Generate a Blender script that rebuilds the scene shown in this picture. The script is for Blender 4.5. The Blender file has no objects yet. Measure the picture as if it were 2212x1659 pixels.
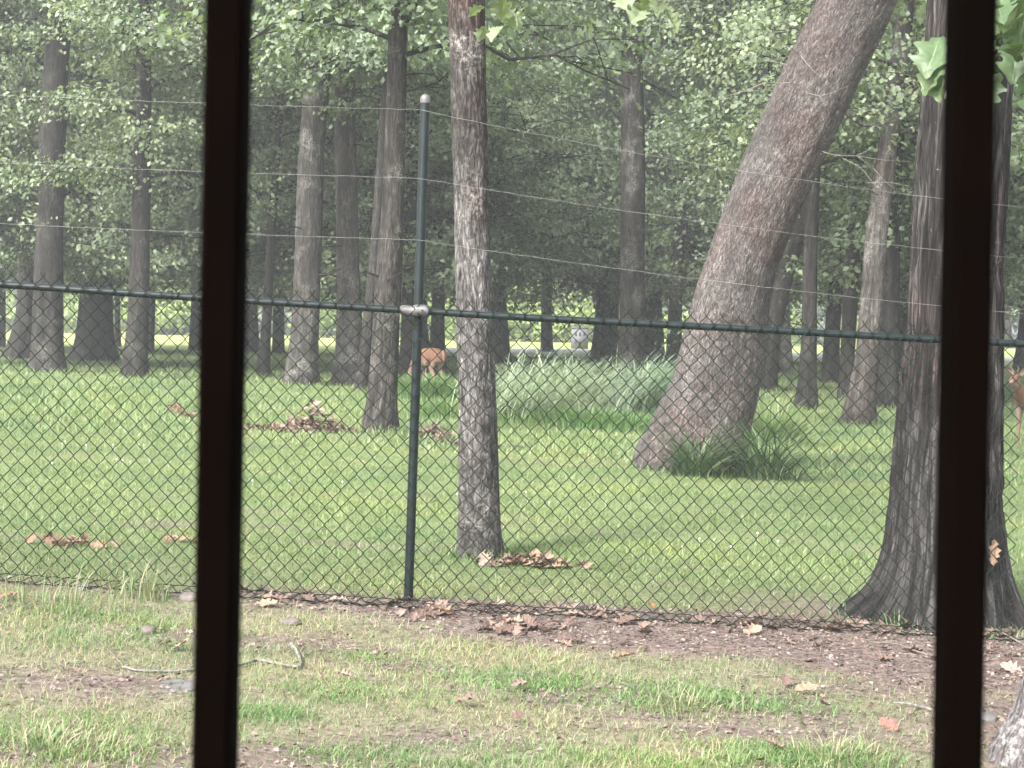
import bpy, math, random
import numpy as np
from mathutils import Vector, Matrix

# ------------------------------------------------------------------ camera, sky, sun, exposure
scene = bpy.context.scene
col = scene.collection
FPX, CX, CY = 3350.0, 1106.0, 829.5          # focal length and centre for a 2212 x 1659 picture
EYE = np.array([0.0, 0.0, 1.48])
PITCH, ROLL = math.radians(2.25), math.radians(1.1)
FW = np.array([0, math.cos(PITCH), -math.sin(PITCH)])
U0 = np.array([0, math.sin(PITCH), math.cos(PITCH)])
R0 = np.array([1.0, 0, 0])
RT = math.cos(ROLL) * R0 + math.sin(ROLL) * U0
UP = -math.sin(ROLL) * R0 + math.cos(ROLL) * U0
cam_data = bpy.data.cameras.new("camera")
cam_data.sensor_width = 36.0
cam_data.lens = 36.0 * FPX / 2212.0
cam_data.clip_start, cam_data.clip_end = 0.05, 2000
cam_data.dof.use_dof = True
cam_data.dof.focus_distance = 9.5
cam_data.dof.aperture_fstop = 13.0
cam = bpy.data.objects.new("camera", cam_data)
m = Matrix.Identity(4)
for i in range(3):
    m[i][0], m[i][1], m[i][2], m[i][3] = RT[i], UP[i], -FW[i], EYE[i]
cam.matrix_world = m
col.objects.link(cam)
scene.camera = cam

SUN_DIR = np.array([-0.60, -0.82, 0.82])       # towards the sun: behind the camera and to its left
SUN_DIR = SUN_DIR / np.linalg.norm(SUN_DIR)
world = bpy.data.worlds.new("World")
scene.world = world
world.use_nodes = True
wn = world.node_tree
wn.nodes.clear()
sky = wn.nodes.new("ShaderNodeTexSky")
sky.sky_type = 'NISHITA'
sky.sun_disc = False
sky.sun_elevation = math.asin(SUN_DIR[2])
sky.sun_rotation = math.atan2(SUN_DIR[0], SUN_DIR[1])
sky.dust_density = 5.0
sky.air_density = 1.3
hs = wn.nodes.new("ShaderNodeHueSaturation")
hs.inputs['Saturation'].default_value = 0.30
bg = wn.nodes.new("ShaderNodeBackground")
bg.inputs['Strength'].default_value = 0.15
wo = wn.nodes.new("ShaderNodeOutputWorld")
wn.links.new(sky.outputs[0], hs.inputs['Color'])
wn.links.new(hs.outputs[0], bg.inputs[0])
wn.links.new(bg.outputs[0], wo.inputs[0])

sun_data = bpy.data.lights.new("sun", 'SUN')
sun_data.energy = 2.2
sun_data.angle = math.radians(12)
sun_data.color = (1.0, 0.96, 0.9)
sun = bpy.data.objects.new("sun", sun_data)
sun.rotation_euler = Vector(SUN_DIR).to_track_quat('Z', 'Y').to_euler()
sun.location = (-20, -10, 30)
col.objects.link(sun)

scene.view_settings.view_transform = 'Standard'
scene.view_settings.look = 'None'
scene.view_settings.exposure = 2.12
scene.view_settings.gamma = 1.0
scene.view_settings.use_curve_mapping = False
scene.cycles.max_bounces = 8
scene.cycles.diffuse_bounces = 4
scene.cycles.glossy_bounces = 2
scene.cycles.transmission_bounces = 4
scene.cycles.transparent_max_bounces = 6
scene.cycles.volume_bounces = 0
scene.cycles.use_denoising = True

rng = np.random.default_rng(7)
random.seed(7)

# ------------------------------------------------------------------ small maths
TAB = rng.random((128, 128))
def vnoise(x, y):
    x = np.asarray(x, float); y = np.asarray(y, float)
    xi = np.floor(x).astype(int); yi = np.floor(y).astype(int)
    fx = x - xi; fy = y - yi
    fx = fx * fx * (3 - 2 * fx); fy = fy * fy * (3 - 2 * fy)
    a = TAB[xi % 128, yi % 128]; b = TAB[(xi + 1) % 128, yi % 128]
    c = TAB[xi % 128, (yi + 1) % 128]; d = TAB[(xi + 1) % 128, (yi + 1) % 128]
    return (a * (1 - fx) + b * fx) * (1 - fy) + (c * (1 - fx) + d * fx) * fy
def fbm(x, y, o=3):
    s, a, t = 0, 1.0, 0
    for k in range(o):
        s = s + a * vnoise(x * 2 ** k + 17.3 * k, y * 2 ** k + 5.1 * k); t += a; a *= 0.5
    return s / t
def sstep(a, b, x):
    t = np.clip((np.asarray(x, float) - a) / (b - a), 0, 1)
    return t * t * (3 - 2 * t)
def terrain(x, y):
    x = np.asarray(x, float); y = np.asarray(y, float)
    xs = 14 * np.tanh(x / 14)
    z = -0.038 * xs * (1 - sstep(14, 55, y))
    z = z + 0.05 * (fbm(x * 0.35 + 40, y * 0.35 + 40, 2) - 0.5) * sstep(3, 6, y)
    return z
def ray(px, py):
    d = FW + RT * (px - CX) / FPX + UP * (CY - py) / FPX
    return d
def at(px, py):
    """the ground point seen at a picture position"""
    d = ray(px, py)
    t, p = 2.0, None
    while t < 400:
        q = EYE + d * t
        if q[2] < float(terrain(q[0], q[1])):
            break
        t *= 1.01
    lo, hi = t / 1.01, t
    for _ in range(30):
        mid = 0.5 * (lo + hi)
        q = EYE + d * mid
        if q[2] < float(terrain(q[0], q[1])): hi = mid
        else: lo = mid
    return EYE + d * hi
def at_y(px, py, Y):
    d = ray(px, py)
    return EYE + d * (Y / d[1])
def nrm(v):
    return v / np.maximum(np.linalg.norm(v, axis=-1, keepdims=True), 1e-9)

# ------------------------------------------------------------------ mesh helpers
def mesh_from(name, V, F, mat=None, smooth=False, attrs=None, corners=None):
    V = np.ascontiguousarray(V, np.float32); F = np.asarray(F, np.int32)
    me = bpy.data.meshes.new(name)
    n, k = F.shape
    me.vertices.add(len(V)); me.vertices.foreach_set("co", V.ravel())
    me.loops.add(n * k); me.loops.foreach_set("vertex_index", np.ascontiguousarray(F).ravel())
    me.polygons.add(n); me.polygons.foreach_set("loop_start", np.arange(0, n * k, k, dtype=np.int32))
    if smooth:
        me.polygons.foreach_set("use_smooth", np.ones(n, bool))
    if attrs:
        for an, (typ, arr) in attrs.items():
            a = me.attributes.new(an, typ, 'POINT')
            a.data.foreach_set("vector" if typ == 'FLOAT_VECTOR' else "value", np.ascontiguousarray(arr, np.float32).ravel())
    me.update(calc_edges=True)
    if mat: me.materials.append(mat)
    return me
def link(name, me, parent=None, loc=None, rot=None, scale=None):
    o = bpy.data.objects.new(name, me)
    col.objects.link(o)
    if parent is not None: o.parent = parent
    if loc is not None: o.location = tuple(float(c) for c in loc)
    if rot is not None: o.rotation_euler = tuple(float(c) for c in rot)
    if scale is not None: o.scale = (scale,) * 3 if np.isscalar(scale) else tuple(scale)
    return o
def tag(o, label=None, cat=None, group=None, kind=None):
    if label: o["label"] = label
    if cat: o["category"] = cat
    if group: o["group"] = group
    if kind: o["kind"] = kind
    return o
def empty(name, loc, rz=0):
    o = bpy.data.objects.new(name, None)
    o.empty_display_size = 0.2
    o.location = tuple(float(c) for c in loc); o.rotation_euler = (0, 0, rz)
    col.objects.link(o)
    return o
def resample(P, R, M):
    P = np.asarray(P, float); R = np.asarray(R, float)
    s = np.concatenate([[0], np.cumsum(np.linalg.norm(np.diff(P, axis=0), axis=1))])
    t = np.linspace(0, s[-1], M)
    Q = np.stack([np.interp(t, s, P[:, i]) for i in range(3)], 1)
    Rr = np.interp(t, s, R)
    for _ in range(2):                                    # soften the corners
        Q[1:-1] = 0.25 * Q[:-2] + 0.5 * Q[1:-1] + 0.25 * Q[2:]
        Rr[1:-1] = 0.25 * Rr[:-2] + 0.5 * Rr[1:-1] + 0.25 * Rr[2:]
    return Q, Rr, t
def tube_arrays(P, R, sides=8, M=None, disp=None, cap=True, seed=0):
    """returns V, F(quads), straightened bark coordinates"""
    P = np.asarray(P, float); R = np.asarray(R, float)
    if M: P, R, s = resample(P, R, M)
    else: s = np.concatenate([[0], np.cumsum(np.linalg.norm(np.diff(P, axis=0), axis=1))])
    n = len(P)
    T = nrm(np.gradient(P, axis=0))
    ref = np.array([1.0, 0, 0]) if abs(T[0][0]) < 0.8 else np.array([0, 0, 1.0])
    U = nrm(ref - (T @ ref)[:, None] * T)
    Wv = np.cross(T, U)
    th = np.linspace(0, 2 * math.pi, sides, endpoint=False)
    rr = np.repeat(R[:, None], sides, 1)
    if disp is not None:
        rr = rr + disp(th[None, :], s[:, None], rr)
    c, sn = np.cos(th)[None, :, None], np.sin(th)[None, :, None]
    V = P[:, None, :] + rr[:, :, None] * (c * U[:, None, :] + sn * Wv[:, None, :])
    rm = np.repeat(R.mean(), n)[:, None]
    B = np.stack([np.cos(th)[None, :] * rm + seed * 3.1, np.sin(th)[None, :] * rm + seed * 1.7, np.repeat(s[:, None], sides, 1) + seed], 2)
    i = np.arange(n - 1)[:, None] * sides; j = np.arange(sides)[None, :]; jn = (j + 1) % sides
    F = np.stack([i + j, i + jn, i + sides + jn, i + sides + j], 2).reshape(-1, 4)
    V = V.reshape(-1, 3); B = B.reshape(-1, 3)
    if cap:
        V = np.vstack([V, P[-1:]]); B = np.vstack([B, B[-1:]])
        l = (n - 1) * sides; jj = np.arange(sides)
        F = np.vstack([F, np.stack([l + jj, l + (jj + 1) % sides, np.full(sides, len(V) - 1), np.full(sides, len(V) - 1)], 1)[:, [0, 1, 2, 2]]]) if False else F
    return V, F, B
class Multi:
    def __init__(s): s.V, s.F, s.B, s.n = [], [], [], 0
    def add(s, V, F, B=None):
        s.V.append(V); s.F.append(F + s.n); s.n += len(V)
        s.B.append(B if B is not None else np.zeros_like(V))
    def tube(s, P, R, sides=6, M=None, **k):
        s.add(*tube_arrays(P, R, sides, M, **k))
    def mesh(s, name, mat, smooth=True, bark=True):
        return mesh_from(name, np.vstack(s.V), np.vstack(s.F), mat, smooth, {"bark": ('FLOAT_VECTOR', np.vstack(s.B))} if bark else None)

# ------------------------------------------------------------------ materials
def new_mat(name):
    mt = bpy.data.materials.new(name)
    mt.use_nodes = True
    nt = mt.node_tree
    return mt, nt, nt.nodes["Principled BSDF"], nt.nodes["Material Output"]
def N(nt, t, **kw):
    n = nt.nodes.new(t)
    for k, v in kw.items():
        if k in n.inputs: n.inputs[k].default_value = v
        else: setattr(n, k, v)
    return n
def ramp(nt, fac, stops, interp='LINEAR'):
    r = nt.nodes.new("ShaderNodeValToRGB")
    r.color_ramp.interpolation = interp
    el = r.color_ramp.elements
    while len(el) < len(stops): el.new(0.5)
    for e, (p, c) in zip(el, stops):
        e.position = p
        e.color = (*c, 1) if len(c) == 3 else c
    if fac is not None: nt.links.new(fac, r.inputs[0])
    return r.outputs[0]
def mix(nt, f, a, b, mode='MIX'):
    x = nt.nodes.new("ShaderNodeMix"); x.data_type = 'RGBA'; x.blend_type = mode
    for sock, v in ((x.inputs[0], f), (x.inputs[6], a), (x.inputs[7], b)):
        if hasattr(v, "is_linked"): nt.links.new(v, sock)
        elif isinstance(v, (int, float)): sock.default_value = v
        else: sock.default_value = (*v, 1)
    return x.outputs[2]
def plain(name, c, rough=0.6, metal=0.0, spec=0.5, noise=0.0, nscale=20):
    mt, nt, b, o = new_mat(name)
    b.inputs['Roughness'].default_value = rough
    b.inputs['Metallic'].default_value = metal
    b.inputs['Specular IOR Level'].default_value = spec
    if noise:
        tc = N(nt, "ShaderNodeTexCoord")
        nz = N(nt, "ShaderNodeTexNoise", Scale=nscale, Detail=5.0)
        nt.links.new(tc.outputs['Object'], nz.inputs['Vector'])
        c2 = tuple(min(1, x * (1 + noise)) for x in c); c1 = tuple(x * (1 - noise) for x in c)
        nt.links.new(ramp(nt, nz.outputs[0], [(0.3, c1), (0.7, c2)]), b.inputs['Base Color'])
    else:
        b.inputs['Base Color'].default_value = (*c, 1)
    return mt

def bark_mat(name, dark, mid, pale, lichen=(0.42, 0.43, 0.38), lich=0.55, red=None, redamt=0.55, scale=16.0, stretch=0.16, bump=0.7, moss=None, redz=None, streak=(0.13, 0.42, 1.6)):
    mt, nt, b, o = new_mat(name)
    a = N(nt, "ShaderNodeAttribute", attribute_name="bark")
    mp = N(nt, "ShaderNodeMapping"); mp.inputs['Scale'].default_value = (1, 1, stretch)
    nt.links.new(a.outputs['Vector'], mp.inputs['Vector'])
    wob = N(nt, "ShaderNodeTexNoise", Scale=7.0, Detail=5.0, Roughness=0.65)
    nt.links.new(mp.outputs[0], wob.inputs['Vector'])
    add = N(nt, "ShaderNodeVectorMath", operation='MULTIPLY_ADD')
    add.inputs[1].default_value = (0.16, 0.16, 0.16)
    nt.links.new(wob.outputs['Color'], add.inputs[0]); nt.links.new(mp.outputs[0], add.inputs[2])
    vo = N(nt, "ShaderNodeTexVoronoi", feature='DISTANCE_TO_EDGE', Scale=scale)
    nt.links.new(add.outputs[0], vo.inputs['Vector'])
    fine = N(nt, "ShaderNodeTexNoise", Scale=scale * 1.5, Detail=8.0, Roughness=0.74, Distortion=0.5)
    nt.links.new(mp.outputs[0], fine.inputs['Vector'])
    speck = N(nt, "ShaderNodeTexNoise", Scale=38.0, Detail=5.0, Roughness=0.75)
    nt.links.new(a.outputs['Vector'], speck.inputs['Vector'])
    patch = N(nt, "ShaderNodeTexNoise", Scale=1.7, Detail=6.0, Roughness=0.68)
    nt.links.new(a.outputs['Vector'], patch.inputs['Vector'])
    tone = N(nt, "ShaderNodeTexNoise", Scale=2.3, Detail=4.0, Roughness=0.6)
    nt.links.new(mp.outputs[0], tone.inputs['Vector'])
    base = ramp(nt, fine.outputs[0], [(0.34, dark), (0.50, mid), (0.66, pale)])
    fis = ramp(nt, vo.outputs['Distance'], [(0.0, (0.8,) * 3), (0.11, (0, 0, 0))])
    base = mix(nt, fis, base, dark)
    base = mix(nt, ramp(nt, tone.outputs[0], [(0.38, (0.85,) * 3), (0.60, (0, 0, 0))]), base, mix(nt, 0.6, base, dark))
    stm = N(nt, "ShaderNodeMapping"); stm.inputs['Scale'].default_value = (1, 1, streak[0])
    nt.links.new(a.outputs['Vector'], stm.inputs['Vector'])
    stk = N(nt, "ShaderNodeTexNoise", Scale=10.0, Detail=5.0, Roughness=0.7)
    nt.links.new(stm.outputs[0], stk.inputs['Vector'])
    base = mix(nt, 1.0, base, ramp(nt, stk.outputs[0], [(0.34, (streak[1],) * 3), (0.5, (0.95,) * 3), (0.66, (streak[2],) * 3)]), 'MULTIPLY')
    if red:
        p2 = N(nt, "ShaderNodeTexNoise", Scale=1.1, Detail=6.0, Roughness=0.7)
        mp2 = N(nt, "ShaderNodeMapping"); mp2.inputs['Location'].default_value = (4.1, 2.2, 7.7)
        nt.links.new(a.outputs['Vector'], mp2.inputs['Vector']); nt.links.new(mp2.outputs[0], p2.inputs['Vector'])
        rf = ramp(nt, p2.outputs[0], [(0.46, (0, 0, 0)), (0.60, (redamt,) * 3)])
        if redz:
            rz_ = N(nt, "ShaderNodeSeparateXYZ"); nt.links.new(a.outputs['Vector'], rz_.inputs[0])
            rm_ = N(nt, "ShaderNodeMapRange"); rm_.inputs['From Min'].default_value = redz[0]; rm_.inputs['From Max'].default_value = redz[1]
            nt.links.new(rz_.outputs['Z'], rm_.inputs['Value'])
            rf = mix(nt, 1.0, rf, rm_.outputs[0], 'MULTIPLY')
            base = mix(nt, rm_.outputs[0], mix(nt, 1.0, base, (1.3, 1.3, 1.32), 'MULTIPLY'), base)
        base = mix(nt, rf, base, mix(nt, 1.0, base, red, 'MULTIPLY'))
    if moss:
        mz = N(nt, "ShaderNodeSeparateXYZ"); nt.links.new(a.outputs['Vector'], mz.inputs[0])
        p3 = N(nt, "ShaderNodeTexNoise", Scale=2.4, Detail=4.0)
        nt.links.new(mp.outputs[0], p3.inputs['Vector'])
        base = mix(nt, ramp(nt, p3.outputs[0], [(0.48, (0, 0, 0)), (0.72, (0.55,) * 3)]), base, moss)
    lf = mix(nt, 1.0, ramp(nt, patch.outputs[0], [(lich, (0, 0, 0)), (lich + 0.10, (1, 1, 1))]),
             ramp(nt, speck.outputs[0], [(0.46, (0, 0, 0)), (0.62, (0.9,) * 3)]), 'MULTIPLY')
    base = mix(nt, lf, base, lichen)
    spots = ramp(nt, speck.outputs[0], [(0.66, (0, 0, 0)), (0.72, (0.7,) * 3)])
    base = mix(nt, spots, base, lichen)
    nt.links.new(base, b.inputs['Base Color'])
    b.inputs['Roughness'].default_value = 0.9
    b.inputs['Specular IOR Level'].default_value = 0.15
    hsum = mix(nt, 0.6, ramp(nt, vo.outputs['Distance'], [(0, (0, 0, 0)), (0.25, (1, 1, 1))]), fine.outputs[0])
    bp = N(nt, "ShaderNodeBump", Strength=bump, Distance=0.03)
    nt.links.new(hsum, bp.inputs['Height']); nt.links.new(bp.outputs[0], b.inputs['Normal'])
    return mt
BARK = {
    'dark':  bark_mat("bark_dark_grey", (0.008, 0.007, 0.006), (0.026, 0.024, 0.022), (0.066, 0.062, 0.057), lichen=(0.13, 0.13, 0.115), lich=0.57, scale=22),
    'grey':  bark_mat("bark_grey_lichened", (0.011, 0.010, 0.009), (0.042, 0.038, 0.035), (0.115, 0.107, 0.098), lichen=(0.22, 0.22, 0.20), lich=0.52, scale=22),
    'light': bark_mat("bark_pale_grey", (0.018, 0.016, 0.0145), (0.064, 0.059, 0.055), (0.15, 0.140, 0.132), lichen=(0.24, 0.23, 0.22), lich=0.52, red=(0.95, 0.76, 0.74), redamt=0.5, scale=24),
    'slim':  bark_mat("bark_grey_red_stained", (0.014, 0.012, 0.011), (0.070, 0.066, 0.064), (0.185, 0.178, 0.173), lichen=(0.22, 0.215, 0.20), lich=0.56, red=(0.78, 0.50, 0.46), redamt=0.9, scale=28, stretch=0.26, redz=(20.2, 20.9), streak=(0.3, 0.62, 1.3)),
    'oak':   bark_mat("bark_brown_oak", (0.024, 0.021, 0.020), (0.090, 0.082, 0.079), (0.21, 0.197, 0.192), lichen=(0.22, 0.21, 0.20), lich=0.62, red=(0.95, 0.78, 0.76), redamt=0.7, scale=34, stretch=0.34, streak=(0.5, 0.68, 1.25)),
    'ridge': bark_mat("bark_dark_ridged", (0.007, 0.0065, 0.006), (0.038, 0.036, 0.0355), (0.135, 0.128, 0.126), lichen=(0.24, 0.235, 0.225), lich=0.64, red=(0.85, 0.64, 0.64), redamt=0.65, scale=26, stretch=0.06, bump=1.0),
    'white': bark_mat("bark_pale_lilac", (0.035, 0.030, 0.030), (0.12, 0.110, 0.114), (0.23, 0.213, 0.225), lichen=(0.28, 0.27, 0.27), lich=0.5, scale=26, stretch=0.22),
}
MAT_TWIG = plain("dead_twig", (0.15, 0.135, 0.12), 0.9, noise=0.35, nscale=30)
MAT_LIMB = plain("limb_bark", (0.07, 0.062, 0.055), 0.9, noise=0.4, nscale=14)

def leaf_mat(name, cols, transl=0.35, rough=0.42, spec=0.5, rib=False):
    mt, nt, b, o = new_mat(name)
    g = N(nt, "ShaderNodeNewGeometry")
    oi = N(nt, "ShaderNodeObjectInfo")
    tc = N(nt, "ShaderNodeTexCoord")
    nz = N(nt, "ShaderNodeTexNoise", Scale=0.55, Detail=3.0)
    nt.links.new(g.outputs['Position'], nz.inputs['Vector'])
    c = ramp(nt, g.outputs['Random Per Island'], [(i / (len(cols) - 1), k) for i, k in enumerate(cols)])
    c = mix(nt, ramp(nt, nz.outputs[0], [(0.35, (0, 0, 0)), (0.7, (0.55,) * 3)]), c, mix(nt, 1.0, c, (1.10, 1.12, 0.86), 'MULTIPLY'))
    nz2 = N(nt, "ShaderNodeTexNoise", Scale=1.9, Detail=2.0)
    nt.links.new(g.outputs['Position'], nz2.inputs['Vector'])
    c = mix(nt, 1.0, c, ramp(nt, nz2.outputs[0], [(0.34, (0.55, 0.60, 0.58)), (0.52, (1, 1, 1)), (0.68, (1.35, 1.3, 1.25))]), 'MULTIPLY')
    c = mix(nt, ramp(nt, oi.outputs['Random'], [(0, (0,) * 3), (1, (0.6,) * 3)]), c, mix(nt, 1.0, c, (0.80, 0.92, 0.98), 'MULTIPLY'))
    if rib:                                                  # pale midrib and blotches
        ra = N(nt, "ShaderNodeAttribute", attribute_name="rib")
        bl_ = N(nt, "ShaderNodeTexNoise", Scale=9.0, Detail=5.0)
        nt.links.new(tc.outputs['Object'], bl_.inputs['Vector'])
        c = mix(nt, ramp(nt, bl_.outputs[0], [(0.4, (0.5,) * 3), (0.62, (0,) * 3)]), c, mix(nt, 1.0, c, (0.62, 0.7, 0.6), 'MULTIPLY'))
        c = mix(nt, ramp(nt, ra.outputs['Fac'], [(0.0, (0.4,) * 3), (0.06, (0,) * 3)]), c, (0.20, 0.24, 0.12))
    nt.links.new(c, b.inputs['Base Color'])
    b.inputs['Roughness'].default_value = rough
    b.inputs['Specular IOR Level'].default_value = spec
    tr = N(nt, "ShaderNodeBsdfTranslucent")
    nt.links.new(mix(nt, 1.0, c, (1.3, 1.35, 0.6), 'MULTIPLY'), tr.inputs['Color'])
    ms = N(nt, "ShaderNodeMixShader"); ms.inputs[0].default_value = transl
    nt.links.new(b.outputs[0], ms.inputs[1]); nt.links.new(tr.outputs[0], ms.inputs[2])
    nt.links.new(ms.outputs[0], o.inputs['Surface'])
    return mt
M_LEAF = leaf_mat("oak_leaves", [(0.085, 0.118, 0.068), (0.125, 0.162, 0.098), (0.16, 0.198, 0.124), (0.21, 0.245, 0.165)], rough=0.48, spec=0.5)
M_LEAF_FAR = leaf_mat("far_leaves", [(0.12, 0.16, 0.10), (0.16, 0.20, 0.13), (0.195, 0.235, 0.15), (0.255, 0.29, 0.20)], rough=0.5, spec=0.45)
M_LEAF_NEAR = leaf_mat("near_fresh_leaves", [(0.06, 0.098, 0.045), (0.078, 0.12, 0.056), (0.10, 0.142, 0.068)], transl=0.3, rough=0.5, rib=True)
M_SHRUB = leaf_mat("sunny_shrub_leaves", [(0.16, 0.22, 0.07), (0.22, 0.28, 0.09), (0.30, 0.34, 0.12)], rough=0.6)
def grass_mat(name, cols, patch=(1.14, 1.08, 0.86), transl=0.3, pscale=0.8):
    mt, nt, b, o = new_mat(name)
    g = N(nt, "ShaderNodeNewGeometry")
    nz = N(nt, "ShaderNodeTexNoise", Scale=pscale, Detail=4.0)
    nt.links.new(g.outputs['Position'], nz.inputs['Vector'])
    c = ramp(nt, g.outputs['Random Per Island'], cols)
    c = mix(nt, ramp(nt, nz.outputs[0], [(0.38, (0, 0, 0)), (0.66, (0.85,) * 3)]), c, mix(nt, 1.0, c, patch, 'MULTIPLY'))
    mo = N(nt, "ShaderNodeTexNoise", Scale=0.55, Detail=5.0, Roughness=0.6)
    nt.links.new(g.outputs['Position'], mo.inputs['Vector'])
    c = mix(nt, 1.0, c, ramp(nt, mo.outputs[0], [(0.36, (0.70, 0.80, 0.74)), (0.5, (1, 1, 1)), (0.64, (1.22, 1.14, 1.0))]), 'MULTIPLY')
    nt.links.new(c, b.inputs['Base Color'])
    b.inputs['Roughness'].default_value = 0.55
    b.inputs['Specular IOR Level'].default_value = 0.3
    tr = N(nt, "ShaderNodeBsdfTranslucent")
    nt.links.new(mix(nt, 1.0, c, (1.2, 1.25, 0.7), 'MULTIPLY'), tr.inputs['Color'])
    ms = N(nt, "ShaderNodeMixShader"); ms.inputs[0].default_value = transl
    nt.links.new(b.outputs[0], ms.inputs[1]); nt.links.new(tr.outputs[0], ms.inputs[2])
    nt.links.new(ms.outputs[0], o.inputs['Surface'])
    return mt
G_LAWN = grass_mat("lawn_blades", [(0, (0.092, 0.15, 0.066)), (0.45, (0.132, 0.198, 0.09)), (0.84, (0.172, 0.232, 0.112)), (0.93, (0.23, 0.235, 0.15)), (1, (0.28, 0.265, 0.19))])
G_NEAR = grass_mat("front_grass_blades", [(0, (0.12, 0.185, 0.085)), (0.45, (0.165, 0.225, 0.11)), (0.55, (0.20, 0.225, 0.135)), (0.62, (0.24, 0.22, 0.155)), (1, (0.31, 0.275, 0.205))], patch=(1.12, 1.05, 0.9), pscale=1.6)
G_BLUE = grass_mat("blue_green_blades", [(0, (0.12, 0.17, 0.11)), (0.5, (0.19, 0.25, 0.175)), (0.85, (0.26, 0.315, 0.24)), (1, (0.33, 0.36, 0.28))], patch=(1.0, 1.05, 0.9))
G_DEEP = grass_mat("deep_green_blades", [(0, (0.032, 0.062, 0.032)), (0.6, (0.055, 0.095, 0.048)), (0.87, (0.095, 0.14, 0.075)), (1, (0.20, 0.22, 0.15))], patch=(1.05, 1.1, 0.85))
def dead_mat(name, cols):
    mt, nt, b, o = new_mat(name)
    oi = N(nt, "ShaderNodeObjectInfo")
    g = N(nt, "ShaderNodeNewGeometry")
    tc = N(nt, "ShaderNodeTexCoord")
    nz = N(nt, "ShaderNodeTexNoise", Scale=14.0, Detail=4.0)
    nt.links.new(tc.outputs['Object'], nz.inputs['Vector'])
    sm = N(nt, "ShaderNodeMath", operation='ADD'); fr = N(nt, "ShaderNodeMath", operation='FRACT')
    nt.links.new(oi.outputs['Random'], sm.inputs[0]); nt.links.new(g.outputs['Random Per Island'], sm.inputs[1]); nt.links.new(sm.outputs[0], fr.inputs[0])
    c = ramp(nt, fr.outputs[0], [(i / (len(cols) - 1), k) for i, k in enumerate(cols)])
    c = mix(nt, ramp(nt, nz.outputs[0], [(0.4, (0.45,) * 3), (0.65, (0,) * 3)]), c, mix(nt, 1.0, c, (0.5, 0.45, 0.42), 'MULTIPLY'))
    nt.links.new(c, b.inputs['Base Color'])
    b.inputs['Roughness'].default_value = 0.7
    b.inputs['Specular IOR Level'].default_value = 0.25
    return mt
M_DEAD = dead_mat("dead_brown_leaves", [(0.080, 0.054, 0.045), (0.130, 0.090, 0.075), (0.185, 0.138, 0.115), (0.245, 0.190, 0.160)])
M_DEAD_TAN = dead_mat("dead_tan_leaves", [(0.17, 0.11, 0.075), (0.215, 0.145, 0.10), (0.27, 0.195, 0.145)])
M_DEAD_RED = dead_mat("dead_red_brown_leaves", [(0.085, 0.036, 0.032), (0.13, 0.06, 0.05), (0.165, 0.085, 0.07)])
M_DEAD_ORANGE = dead_mat("dead_orange_leaf", [(0.32, 0.14, 0.05), (0.36, 0.17, 0.065)])
M_LITTER = dead_mat("litter_bits", [(0.06, 0.042, 0.036), (0.115, 0.082, 0.072), (0.17, 0.13, 0.115), (0.25, 0.205, 0.185), (0.14, 0.095, 0.085)])
M_STONE = plain("field_stone", (0.095, 0.080, 0.073), 0.85, noise=0.35, nscale=18)
M_STONE_GREY = plain("grey_stone", (0.085, 0.082, 0.082), 0.85, noise=0.35, nscale=18)
M_PALE = plain("pale_stone", (0.32, 0.31, 0.29), 0.8, noise=0.2, nscale=25)
M_LICHEN_STICK = plain("lichened_stick", (0.115, 0.112, 0.10), 0.9, noise=0.65, nscale=45)
M_STICK = plain("dry_stick", (0.10, 0.082, 0.07), 0.9, noise=0.45, nscale=40)
M_VINYL = plain("dark_green_black_coating", (0.008, 0.013, 0.014), 0.42, spec=0.22, noise=0.25, nscale=15)
M_WIRE = plain("dark_green_wire_coating", (0.006, 0.012, 0.008), 0.6, spec=0.12)
M_GALV = plain("dull_galvanised", (0.085, 0.085, 0.084), 0.55, metal=0.25, noise=0.25, nscale=30)
M_STRAND = plain("weathered_strand_wire", (0.16, 0.16, 0.15), 0.55, metal=0.2, noise=0.2, nscale=8)
M_BAR = plain("dark_brown_bar", (0.0011, 0.0005, 0.0003), 0.9, spec=0.01, noise=0.2, nscale=20)

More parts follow.
